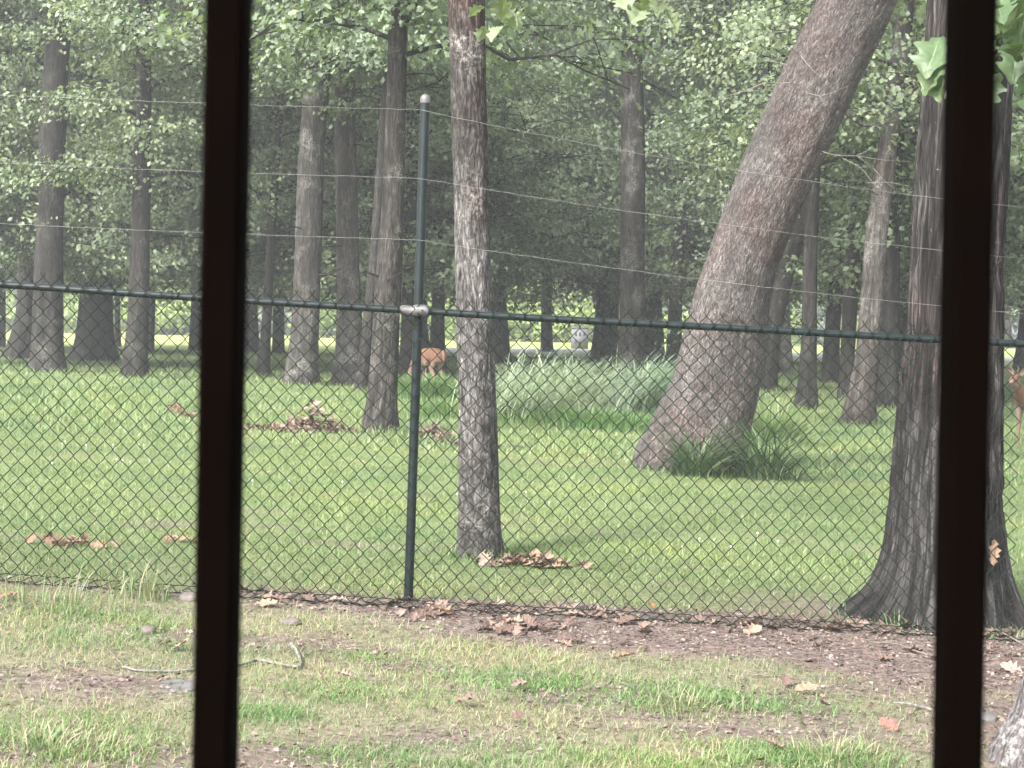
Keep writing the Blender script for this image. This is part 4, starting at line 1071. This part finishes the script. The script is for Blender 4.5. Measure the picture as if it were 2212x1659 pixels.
one_leaf(DT[0], 18, 1298, 0.16, "big curled tan leaf at the left picture edge before the fence", 0.03, 0.5)
one_leaf(DO, 1404, 1318, 0.10, "orange leaf caught at the foot of the fence mesh", 0.04, 0.8)
one_leaf(DT[1], 575, 1312, 0.15, "pale pinkish folded leaf on the soil just right of the left-hand bar", 0.01, 0.5)
one_leaf(DT[2], 1350, 1432, 0.13, "tan pointed leaf lying alone on the front grass below the orange leaf", 0.02, 0.3)
one_leaf(DT[1], 390, 1408, 0.13, "ochre leaf in the grass touching the left-hand bar", 0.02, 0.3)
one_leaf(DT[0], 1742, 1505, 0.13, "bleached ragged leaf on the front lawn left of the right-hand bar", 0.02, 0.4)
one_leaf(DR[0], 1920, 1575, 0.12, "dark red leaf on bare soil near the bottom right", 0.01, 0.3)
one_leaf(DT[1], 940, 1090, 0.12, "tan leaf on the lawn behind the fence, between post and slim trunk", 0.02, 0.4)
one_leaf(DT[0], 1625, 1372, 0.14, "pale yellow leaf standing on edge on the soil strip", 0.01, 0.9)
one_leaf(DT[2], 955, 1338, 0.16, "large pinkish-brown leaf on the soil right of the fence post foot", 0.03, 0.5)
def pile(label, px, py, n, sx, sy, hgt, meshes, size, seed, cat="leaf pile"):
    c = at(px, py)
    root = empty("leaf_pile", c)
    tag(root, label, cat)
    r = np.random.default_rng(seed)
    for k in range(n):
        dx, dy = r.normal() * sx, r.normal() * sy
        x, y = c[0] + dx, c[1] + dy
        lift = hgt * math.exp(-0.9 * ((dx / sx) ** 2 + (dy / sy) ** 2)) * r.random()
        lay_leaf(meshes[r.integers(len(meshes))], x, y, size * 0.78 * (0.6 + 0.6 * r.random()), parent=root, lift=lift, tilt=0.45, name="leaf")
pile("heap of brown dead leaves left of the trunk by the fence post", 682, 930, 210, 0.25, 0.15, 0.36, DL + DR[:1], 0.15, 1)
pile("flat trail of tan leaves running left from the brown leaf heap", 590, 930, 90, 0.26, 0.12, 0.05, DL[2:] + DT, 0.14, 2)
pile("small dark red leaf heap left of the left-hand bar", 374, 890, 18, 0.09, 0.08, 0.16, DR, 0.15, 3)
pile("few scattered red-brown leaves touching the left-hand bar", 412, 902, 12, 0.09, 0.06, 0.05, DR + DL[:2], 0.13, 4)
pile("slanting heap of brown leaves between the fence post and the slim trunk", 940, 945, 110, 0.13, 0.20, 0.20, DL, 0.14, 5)
pile("low line of brown leaves reaching the slim trunk", 978, 960, 26, 0.12, 0.07, 0.05, DL, 0.12, 6)
pile("tan leaves heaped at the right foot of the slim trunk", 1150, 1222, 60, 0.15, 0.06, 0.06, DT + DL[3:5], 0.13, 7)
pile("pale tan leaves on the lawn behind the fence at the far left", 152, 1175, 22, 0.12, 0.07, 0.04, DT, 0.12, 8)
pile("two or three tan leaves on the lawn beside the left-hand bar", 380, 1172, 6, 0.05, 0.04, 0.03, DT, 0.11, 9)
pile("brown litter on the lawn right of the slim trunk's middle", 1095, 968, 22, 0.22, 0.08, 0.03, DL, 0.11, 10)
pile("heap of pinkish leaves on the soil just right of the fence post", 950, 1332, 16, 0.08, 0.06, 0.05, DL + DT[:1], 0.11, 11)
pile("grey-brown leaf heap on the soil strip below the slim trunk", 1150, 1362, 26, 0.15, 0.06, 0.05, DL, 0.11, 12)
# leaf caught on the big trunk
c = at_y(2145, 1194, BIG[1] - 0.27)
lo = link("fallen_leaf", DT[1], None, c, (1.3, 0.3, 0.4), 0.14)
tag(lo, "pink-tan dead leaf caught on the big ridged trunk's right edge", "leaf")

# fine litter, nobody could count it
n = 22000
x, y = scatter(n * 3, 4.4, 8.35, rg)
kp = rg.random(n * 3) < np.clip(dirt(x, y), 0.02, 1) * 0.9
x, y = x[kp][:n], y[kp][:n]
m_ = len(x)
az = rg.random(m_) * 6.28
D = np.stack([np.cos(az), np.sin(az), rg.normal(size=m_) * 0.22], 1)
Nn = nrm(np.array([0, 0, 1.0]) + 0.45 * rg.normal(size=(m_, 3)))
V, F = place_leaves(np.stack([x, y, gz(x, y) + 0.006 + 0.006 * rg.random(m_)], 1), D, Nn, 0.006 + 0.022 * rg.random(m_) ** 2, 'far')
tag(link("leaf_litter", mesh_from("leaf_litter", V, F, M_LITTER)), "crumbled brown leaf litter and chips on the bare soil", "leaf litter", kind="stuff")
# loose twigs of the litter
tw = Multi()
x, y = scatter(9000, 4.6, 8.2, rg)
kp = rg.random(9000) < np.clip(dirt(x, y), 0.06, 1)
for xx, yy in zip(x[kp], y[kp]):
    L_ = 0.025 + 0.13 * rg.random() ** 2.5; a = rg.normal() * 0.5 + (math.pi if rg.random() < .5 else 0)
    dx, dy = math.cos(a) * L_, math.sin(a) * L_
    z = float(gz(xx, yy)) + 0.006
    tw.tube(np.array([(xx, yy, z), (xx + dx * .5 + rg.normal() * .008, yy + dy * .5 + rg.normal() * .008, z + 0.008 * rg.random()), (xx + dx, yy + dy, z)]), np.array([0.0016, 0.0015, 0.0008]), 3)
tag(link("twig_litter", tw.mesh("twig_litter", M_STICK, bark=False)), "thin dry twigs and straw strewn over the bare soil", "twigs", kind="stuff")

def stick(label, pts, r0, r1, mat, name="fallen_stick", lift=0.012, side=None):
    P = []
    for q_ in pts:
        px, py = q_[0], q_[1]
        g_ = at(px, py)
        P.append(g_ + np.array([0, 0, lift + (q_[2] if len(q_) > 2 else 0)]))
    P = np.array(P)
    P[1:-1] += rl.normal(size=(len(P) - 2, 3)) * np.array([0.008, 0.012, 0.003])
    base = P[0].copy()
    V, F, B = tube_arrays(P - base, 0.52 * np.linspace(r0, r1, len(P)), 9, max(18, len(P) * 6), lambda th, s, rr: rr * 0.35 * (vnoise(th * 1.2, s * 40) - 0.5))
    root = link(name, mesh_from(name, V, F, mat, True), None, base)
    tag(root, label, "stick")
    return root
stick("pale lichen-covered bent branch on the front grass, hooked end right of the left-hand bar", [(265, 1446), (300, 1453), (360, 1452), (420, 1450), (470, 1444), (515, 1441), (560, 1432), (600, 1437), (645, 1446), (650, 1436), (640, 1420, 0.02), (628, 1410, 0.03)], 0.008, 0.013, M_LICHEN_STICK, "fallen_branch")
stick("thin dark stick running up and back from the pale branch's end", [(266, 1444), (240, 1420), (215, 1390), (196, 1372)], 0.006, 0.004, M_STICK)
stick("long thin stick on the soil strip, left of the right-hand bar", [(1615, 1462), (1640, 1466), (1700, 1468), (1760, 1484)], 0.008, 0.005, M_STICK)
stick("pale stick pointing at the right-hand bar on the soil strip", [(1880, 1392), (1935, 1400), (1975, 1412), (2015, 1424)], 0.006, 0.009, M_STICK)
stick("grey weathered stick touching the right-hand bar low down", [(1930, 1524), (1965, 1526), (2000, 1538), (2015, 1540)], 0.008, 0.010, M_LICHEN_STICK)
stick("straight pale stick right of the right-hand bar by the fence foot", [(2142, 1368, 0.02), (2180, 1386, 0.01), (2218, 1402)], 0.007, 0.009, M_LICHEN_STICK)
stick("short pale stick at the right edge above the lilac trunk foot", [(2168, 1450), (2190, 1448), (2225, 1450)], 0.007, 0.007, M_LICHEN_STICK)
stick("thin stick lying across the soil below the fence, middle of the strip", [(1105, 1384), (1150, 1380), (1215, 1388)], 0.006, 0.004, M_STICK)
stick("grey stick from the leaf heap to the trunk by the fence post", [(752, 926), (775, 936), (800, 940), (835, 945)], 0.014, 0.010, M_STICK)
stick("dark forked twig at the left end of the brown leaf heap", [(612, 918), (625, 912, 0.05), (640, 905, 0.1)], 0.018, 0.010, M_STICK)
stick("crooked pale stem standing at the right foot of the leaning oak", [(1594, 1014), (1592, 1014, 0.10), (1590, 1014, 0.20), (1597, 1014, 0.26), (1606, 1014, 0.30)], 0.014, 0.010, M_LICHEN_STICK, "standing_stem", 0.0)

def stone(label, px, py, sx, sy, sz, mat, seed, cat="stone"):
    r = np.random.default_rng(seed)
    c = at(px, py)
    u = np.linspace(0, math.pi, 9); v = np.linspace(0, 2 * math.pi, 14, endpoint=False)
    uu, vv = np.meshgrid(u, v, indexing='ij')
    k = 1 + 0.30 * (vnoise(np.cos(vv) * 1.3 + seed * 3 + 10 + uu, np.sin(vv) * 1.3 + uu * 1.1 + 10) - 0.5)
    ct = np.sign(np.cos(uu)) * np.abs(np.cos(uu)) ** 0.8
    V = np.stack([np.sin(uu) * np.cos(vv) * sx * k, np.sin(uu) * np.sin(vv) * sy * k, ct * sz * k + sz * 0.25], 2).reshape(-1, 3)
    F = [(i * 14 + j, i * 14 + (j + 1) % 14, (i + 1) * 14 + (j + 1) % 14, (i + 1) * 14 + j) for i in range(8) for j in range(14)]
    tag(link("stone", mesh_from("stone", V, F, mat, False), None, (c[0], c[1], float(gz(c[0], c[1]))), (0, 0, r.random() * 0.6)), label, cat)
stone("tan stone in the grass left of the left-hand bar", 320, 1370, 0.036, 0.035, 0.026, M_STONE, 1)
stone("flat tan stone on the soil right of the left-hand bar", 626, 1350, 0.055, 0.05, 0.024, M_STONE, 2)
stone("brown stone touching the left-hand bar at the fence line", 408, 1297, 0.05, 0.04, 0.03, M_STONE, 3)
stone("flat grey stone sunk in the soil just left of the left-hand bar", 385, 1482, 0.085, 0.10, 0.012, M_STONE_GREY, 4)
stone("small white stone on the soil strip left of the right-hand bar", 1796, 1423, 0.012, 0.012, 0.012, M_PALE, 5)
stone("pale rounded stone at the left foot of the leaning oak", 1415, 1002, 0.075, 0.06, 0.06, M_PALE, 6)
stone("grey stone on the bare soil beside the lilac trunk foot", 2128, 1555, 0.05, 0.05, 0.02, M_STONE_GREY, 7)
stone("half-buried stone at the fence line behind the weeds on the left", 178, 1270, 0.04, 0.04, 0.025, M_STONE_GREY, 8)

# ------------------------------------------------------------------ dead twigs and knots on the trees, big leaves near the right-hand bar
def twig_on(rootinfo, name, chains, Yoff, mat, r0=0.010, parts=True):
    root, Y, L, R = rootinfo
    base = np.array(root.location)
    mm = Multi()
    for ch in chains:
        P = []
        for i, q_ in enumerate(ch):
            yo = q_[2] if len(q_) > 2 else Yoff
            P.append(at_y(q_[0], q_[1], Y + yo) - base)
        P = np.array(P)
        mm.tube(P, np.linspace(r0, r0 * 0.35, len(P)), 5, max(10, 4 * len(P)))
    link(name, mm.mesh(name, mat, bark=False), root)
twig_on(OAK, "dead_branch", [[(1725, 200, -0.30), (1706, 178), (1700, 160), (1690, 138), (1678, 118)], [(1706, 178), (1690, 180), (1652, 178), (1620, 190)], [(1735, 198, -0.32), (1770, 208), (1800, 200), (1830, 186)], [(1770, 208), (1790, 226)],
                              [(1728, 118, -0.35), (1700, 98), (1676, 84), (1662, 68)], [(1728, 118, -0.35), (1752, 148), (1770, 164)], [(1700, 140), (1660, 130), (1625, 135)], [(1650, 180), (1600, 200), (1540, 214), (1500, 220)]], -0.55, MAT_TWIG, 0.0042)
twig_on(OAK, "dead_branch", [[(1758, 320, -0.15), (1800, 336), (1850, 336), (1900, 345), (1970, 350)], [(1850, 336), (1872, 352), (1884, 368)], [(1820, 342), (1860, 362), (1890, 400), (1905, 412)], [(1870, 395), (1920, 393), (1970, 404)], [(1885, 362), (1915, 395), (1935, 408)], [(1850, 336), (1875, 325)]], -0.35, MAT_TWIG, 0.0042)
# pale knot on the oak's right side
def knot(rootinfo, px, py, Yo, rr, mat, name="bark_knot", stretch=(1, 0.5, 1.3)):
    root, Y, L, R = rootinfo
    c = at_y(px, py, Y + Yo) - np.array(root.location)
    u = np.linspace(0.05, math.pi - 0.05, 8); v = np.linspace(0, 2 * math.pi, 12, endpoint=False)
    uu, vv = np.meshgrid(u, v, indexing='ij')
    k = 1 + 0.25 * (vnoise(uu * 2 + 3, vv * 2) - 0.5)
    V = np.stack([np.sin(uu) * np.cos(vv) * stretch[0] * k, np.sin(uu) * np.sin(vv) * stretch[1] * k, np.cos(uu) * stretch[2] * k], 2).reshape(-1, 3) * rr
    F = [(i * 12 + j, i * 12 + (j + 1) % 12, (i + 1) * 12 + (j + 1) % 12, (i + 1) * 12 + j) for i in range(7) for j in range(12)]
    link(name, mesh_from(name, V, F, mat, True), root, c)
M_KNOT = plain("pale_knot", (0.32, 0.30, 0.26), 0.95, noise=0.4, nscale=18)
knot(OAK, 1796, 282, -0.10, 0.06, M_KNOT)

def near_sprig(rootinfo, twigs, leaves, kinds, limbmat=MAT_LIMB):
    """big leaves close to the camera: each its own part"""
    root, Y, L, R = rootinfo
    base = np.array(root.location)
    mm = Multi()
    for ch in twigs:
        P = np.array([at_y(a, b_, Y + c_) - base for a, b_, c_ in ch])
        mm.tube(P, np.linspace(0.006, 0.002, len(P)), 5, 12)
    link("twig", mm.mesh("twig", limbmat, bark=False), root)
    for (px, py, yo, size, ang, pitch) in leaves:
        p = at_y(px, py, Y + yo) - base
        link("leaf", kinds[random.randrange(3)], root, p, (pitch, random.uniform(-0.5, 0.5), ang), size)
def big_leaf(seed, mat):
    r = np.random.default_rng(seed)
    ys = np.linspace(0, 1, 25)
    env = np.sin(np.pi * np.clip(ys, 0, 1) ** 1.25) ** 0.8 * 0.34
    wd = env * (1 + 0.30 * np.sin(2 * np.pi * (3.3 * ys - 0.15))) + 0.008
    V, F = [], []
    cols_ = np.array([-1, -0.6, -0.25, -0.07, 0, 0.07, 0.25, 0.6, 1])
    RB = np.repeat(np.abs(cols_), 25)
    for s in cols_:
        for y, w in zip(ys, wd * (0.96 + 0.08 * r.random(25))):
            x = s * w
            V.append((x, y, 0.35 * abs(x) - 0.45 * (y - 0.3) ** 2 + 0.02 * math.sin(9 * y + 5 * s) + 0.012 * r.normal()))
    for a in range(8):
        for i in range(24):
            F.append((a * 25 + i, (a + 1) * 25 + i, (a + 1) * 25 + i + 1, a * 25 + i + 1))
    return mesh_from("leaf", np.array(V), F, mat, True, {"rib": ('FLOAT', RB)})
NEAR_LEAF = [big_leaf(s, M_LEAF_NEAR) for s in (1, 2, 3)]
DARK_LEAF = [big_leaf(s, M_LEAF) for s in (4, 5, 6)]
random.seed(11)
lv = [(2036, 76, -1.2, 0.24, 2.6, -0.9), (2056, 96, -1.15, 0.22, 2.3, -1.1), (2052, 120, -1.25, 0.21, 2.0, -1.0), (2050, 140, -1.2, 0.20, 1.9, -1.0), (2060, 60, -1.1, 0.2, -0.5, -0.4)]
for _ in range(26):
    lv.append((random.uniform(2135, 2260), random.uniform(-30, 165), random.uniform(-1.6, -0.8), random.uniform(0.16, 0.25), random.uniform(0, 6.28), random.uniform(-1.2, -0.2)))
near_sprig(BIG, [[(2110, 40, -0.25), (2090, 60, -0.7), (2060, 90, -1.1), (2030, 110, -1.2)], [(2110, 40, -0.25), (2150, 60, -0.8), (2190, 80, -1.2), (2230, 140, -1.4)], [(2150, 60, -0.8), (2200, 20, -1.1), (2250, 0, -1.3)]], lv, NEAR_LEAF)
lv = []
for _ in range(9):
    lv.append((random.uniform(1045, 1140), random.uniform(-10, 70), random.uniform(-0.9, -0.4), random.uniform(0.10, 0.15), random.uniform(0, 6.28), random.uniform(-1.2, -0.3)))
for _ in range(8):
    lv.append((random.uniform(1315, 1450), random.uniform(-30, 22), random.uniform(-1.5, -0.9), random.uniform(0.13, 0.17), random.uniform(0, 6.28), random.uniform(-1.2, -0.3)))
near_sprig(C10, [[(1030, -60, -0.1), (1070, -20, -0.5), (1100, 20, -0.7), (1130, 60, -0.7)], [(1030, -80, -0.1), (1200, -60, -0.7), (1330, -20, -1.2), (1440, 5, -1.3)]], lv, DARK_LEAF)

# ------------------------------------------------------------------ deer
def deer_mat():
    mt, nt, b, o = new_mat("deer_coat")
    a = N(nt, "ShaderNodeAttribute", attribute_name="pale")
    tc = N(nt, "ShaderNodeTexCoord")
    nz = N(nt, "ShaderNodeTexNoise", Scale=30.0, Detail=5.0)
    nt.links.new(tc.outputs['Object'], nz.inputs['Vector'])
    c = ramp(nt, nz.outputs[0], [(0.3, (0.10, 0.050, 0.032)), (0.7, (0.155, 0.080, 0.052))])
    c = mix(nt, ramp(nt, a.outputs['Fac'], [(0.0, (0, 0, 0)), (1.0, (1, 1, 1))]), c, (0.26, 0.22, 0.18))
    nt.links.new(c, b.inputs['Base Color'])
    b.inputs['Roughness'].default_value = 0.85
    b.inputs['Specular IOR Level'].default_value = 0.2
    return mt
M_DEER = deer_mat()
M_DARK = plain("deer_dark", (0.025, 0.018, 0.015), 0.35)
M_ANTLER = plain("velvet_antler", (0.16, 0.11, 0.085), 0.9)
M_EAR = plain("deer_ear", (0.15, 0.105, 0.085), 0.9, noise=0.2)
M_WHITE = plain("deer_white", (0.70, 0.67, 0.62), 0.9)
def skin_body(verts, edges, radii, name):
    me = bpy.data.meshes.new(name + "_skeleton")
    me.from_pydata(verts, edges, [])
    ob = bpy.data.objects.new("deer_build", me)
    col.objects.link(ob)
    md = ob.modifiers.new("skin", 'SKIN'); md.use_smooth_shade = True
    sv = me.skin_vertices[0].data
    for i, r_ in enumerate(radii):
        sv[i].radius = r_ if isinstance(r_, tuple) else (r_, r_)
    sv[0].use_root = True
    sb = ob.modifiers.new("sub", 'SUBSURF'); sb.levels = 2; sb.render_levels = 2
    dg = bpy.context.evaluated_depsgraph_get()
    dg.update()
    out = bpy.data.meshes.new_from_object(ob.evaluated_get(dg))
    bpy.data.objects.remove(ob); bpy.data.meshes.remove(me)
    out.name = name
    for p in out.polygons: p.use_smooth = True
    return out
def make_deer(label, loc, rz, graze, antlers, head_turn=0.0):
    """faces +x; shoulder 0.92 m"""
    V, E, R = [], [], []
    def add(p, r_, parent=None):
        V.append(p); R.append(r_)
        if parent is not None: E.append((parent, len(V) - 1))
        return len(V) - 1
    pel = add((-0.42, 0, 0.78), (0.165, 0.18))
    bel = add((-0.18, 0, 0.735), (0.185, 0.20), pel)
    mid = add((0.08, 0, 0.72), (0.19, 0.21), bel)
    che = add((0.32, 0, 0.74), (0.15, 0.20), mid)
    rump = add((-0.56, 0, 0.77), (0.13, 0.15), pel)
    if graze:
        n1 = add((0.46, 0, 0.66), (0.095, 0.125), che)
        n2 = add((0.62, 0.0, 0.46), (0.066, 0.085), n1)
        n3 = add((0.74, 0.0, 0.28), (0.058, 0.068), n2)
        h1 = add((0.80, 0.0, 0.17), (0.062, 0.07), n3)
        h2 = add((0.83, 0.0, 0.07), (0.042, 0.046), h1)
        h3 = add((0.845, 0.0, -0.01), (0.028, 0.03), h2)
        hd, hdir = np.array(V[h1]), np.array([0.25, 0, -0.95])
    else:
        n1 = add((0.47, 0, 0.80), (0.10, 0.125), che)
        n2 = add((0.60, 0.0, 0.89), (0.07, 0.085), n1)
        n3 = add((0.68, 0.0, 0.98), (0.058, 0.066), n2)
        c_, s_ = math.cos(head_turn), math.sin(head_turn)
        h0 = (0.72, 0.0, 1.06)
        h1 = add(h0, (0.066, 0.070), n3)
        h2 = add((h0[0] + 0.11 * c_, 0.11 * s_, h0[2] - 0.05), (0.048, 0.05), h1)
        h3 = add((h0[0] + 0.20 * c_, 0.20 * s_, h0[2] - 0.095), (0.032, 0.034), h2)
        hd, hdir = np.array(h0), np.array([c_ * 0.9, s_ * 0.9, -0.42])
    for s in (-1, 1):
        # hind leg: knee forward and high, hock backward, upright shank
        a = add((-0.44, 0.085 * s, 0.66), (0.105, 0.075), pel)
        k_ = add((-0.34, 0.10 * s, 0.50), (0.075, 0.055), a)
        hk = add((-0.50, 0.10 * s, 0.31), (0.030, 0.026), k_)
        sh = add((-0.475, 0.10 * s, 0.09), 0.020, hk)
        add((-0.455, 0.10 * s, 0.0), 0.024, sh)
        # fore leg
        a = add((0.30, 0.085 * s, 0.60), (0.075, 0.06), che)
        k_ = add((0.29 + 0.03 * s, 0.09 * s, 0.36), (0.034, 0.030), a)
        sh = add((0.30 + 0.03 * s, 0.09 * s, 0.09), 0.019, k_)
        add((0.315 + 0.03 * s, 0.09 * s, 0.0), 0.023, sh)
    me = skin_body(V, E, R, "body")
    me.materials.clear(); me.materials.append(M_DEER)
    co = np.zeros(len(me.vertices) * 3); me.vertices.foreach_get("co", co); co = co.reshape(-1, 3)
    no = np.zeros(len(me.vertices) * 3); me.vertices.foreach_get("normal", no); no = no.reshape(-1, 3)
    pale = np.clip(0.75 * sstep(0.70, 0.56, co[:, 2]) * (np.abs(co[:, 0]) < 0.5) * sstep(0.2, -0.6, no[:, 2]), 0, 1)
    pale = np.maximum(pale, sstep(0.60, 0.64, -co[:, 0]) * sstep(0.05, 0.02, np.abs(co[:, 1])) * 0.0)
    pale = np.maximum(pale, 0.9 * sstep(-0.52, -0.60, co[:, 0]) * sstep(0.10, 0.06, np.abs(np.abs(co[:, 1]) - 0.05)))
    pale = np.maximum(pale, 0.2 * sstep(0.55, 0.35, co[:, 2]))
    # muzzle and throat
    d_ = np.linalg.norm(co - (hd + hdir * 0.2), axis=1)
    pale = np.maximum(pale, 0.5 * sstep(0.07, 0.03, d_))
    if not graze:
        pale = np.maximum(pale, 0.7 * sstep(0.08, 0.03, np.linalg.norm(co - np.array([0.73, 0, 0.97]), axis=1)))
    at_ = me.attributes.new("pale", 'FLOAT', 'POINT'); at_.data.foreach_set("value", pale.astype(np.float32))
    root = empty("deer", loc, rz)
    tag(root, label, "deer")
    link("body", me, root)
    # head furniture in the head's own frame
    hx = hdir / np.linalg.norm(hdir)
    hy = nrm(np.cross(np.array([0, 0, 1.0]), hx)); hz = np.cross(hx, hy)
    fr = lambda a, b_, c_: hd + hx * a + hy * b_ + hz * c_
    for s in (-1, 1):
        mm = []
        n_ = 9
        Vv, Ff = [], []
        for i in range(n_):
            t = i / (n_ - 1)
            w = 0.045 * math.sin(math.pi * min(1, 0.12 + 0.88 * t) ** 0.8) + 0.006
            c0 = fr(-0.035 - 0.02 * t, s * (0.045 + 0.145 * t), 0.04 + 0.07 * t)
            for e, dp in ((-1, 0.0), (-0.5, 0.014), (0, 0.020), (0.5, 0.014), (1, 0.0)):
                Vv.append(c0 + hz * (e * w) - hx * dp)
        for i in range(n_ - 1):
            for j in range(4):
                Ff.append((i * 5 + j, i * 5 + j + 1, i * 5 + j + 6, i * 5 + j + 5))
        em = mesh_from("ear", np.array(Vv), Ff, M_EAR, True)
        link("ear", em, root)
        V_, F_, B_ = tube_arrays(np.array([fr(0.035, s * 0.045, 0.024), fr(0.035, s * 0.056, 0.026), fr(0.035, s * 0.062, 0.027)]), np.array([0.016, 0.013, 0.003]), 8)
        link("eye", mesh_from("eye", V_, F_, M_DARK, True), root)
        if antlers:
            V_, F_, B_ = tube_arrays(np.array([fr(-0.01, s * 0.03, 0.05), fr(-0.03, s * 0.045, 0.10), fr(-0.02, s * 0.06, 0.15), fr(0.0, s * 0.065, 0.19)]), np.array([0.013, 0.011, 0.010, 0.006]), 7, 10)
            link("antler", mesh_from("antler", V_, F_, M_ANTLER, True), root)
    V_, F_, B_ = tube_arrays(np.array([fr(0.20, 0, -0.005), fr(0.222, 0, -0.004), fr(0.232, 0, -0.006)]), np.array([0.026, 0.022, 0.006]), 9)
    link("nose", mesh_from("nose", V_, F_, M_DARK, True), root)
    V_, F_, B_ = tube_arrays(np.array([(-0.635, 0, 0.86), (-0.685, 0, 0.80), (-0.705, 0, 0.70), (-0.69, 0, 0.60)]), np.array([0.028, 0.045, 0.036, 0.008]), 9, 12)
    link("tail", mesh_from("tail", V_, F_, M_DEER, True), root)
    return root
c = at(921, 846)
make_deer("reddish deer grazing with lowered head behind the fence post", c, math.pi - 1.0, True, False)
c = at(2225, 962)
make_deer("young buck with short antlers looking this way at the right picture edge", c, math.pi + 0.92, False, True, -0.1)

# ------------------------------------------------------------------ haze: thin volume added to lift the dark tones with distance
V, F = boxv(-430, 430, -65, 630, -3.0, 32.0)
hm = bpy.data.materials.new("haze_veil"); hm.use_nodes = True
hn = hm.node_tree; hn.nodes.clear()
pv = hn.nodes.new("ShaderNodeVolumePrincipled")
pv.inputs['Color'].default_value = (0.93, 0.97, 1.0, 1)
pv.inputs['Density'].default_value = 0.0018
pv.inputs['Anisotropy'].default_value = 0.2
ho = hn.nodes.new("ShaderNodeOutputMaterial"); hn.links.new(pv.outputs[0], ho.inputs['Volume'])
tag(link("haze", mesh_from("haze", V, F, hm)), "thin pale haze added to lift the dark tones between the trees", "haze", kind="stuff")
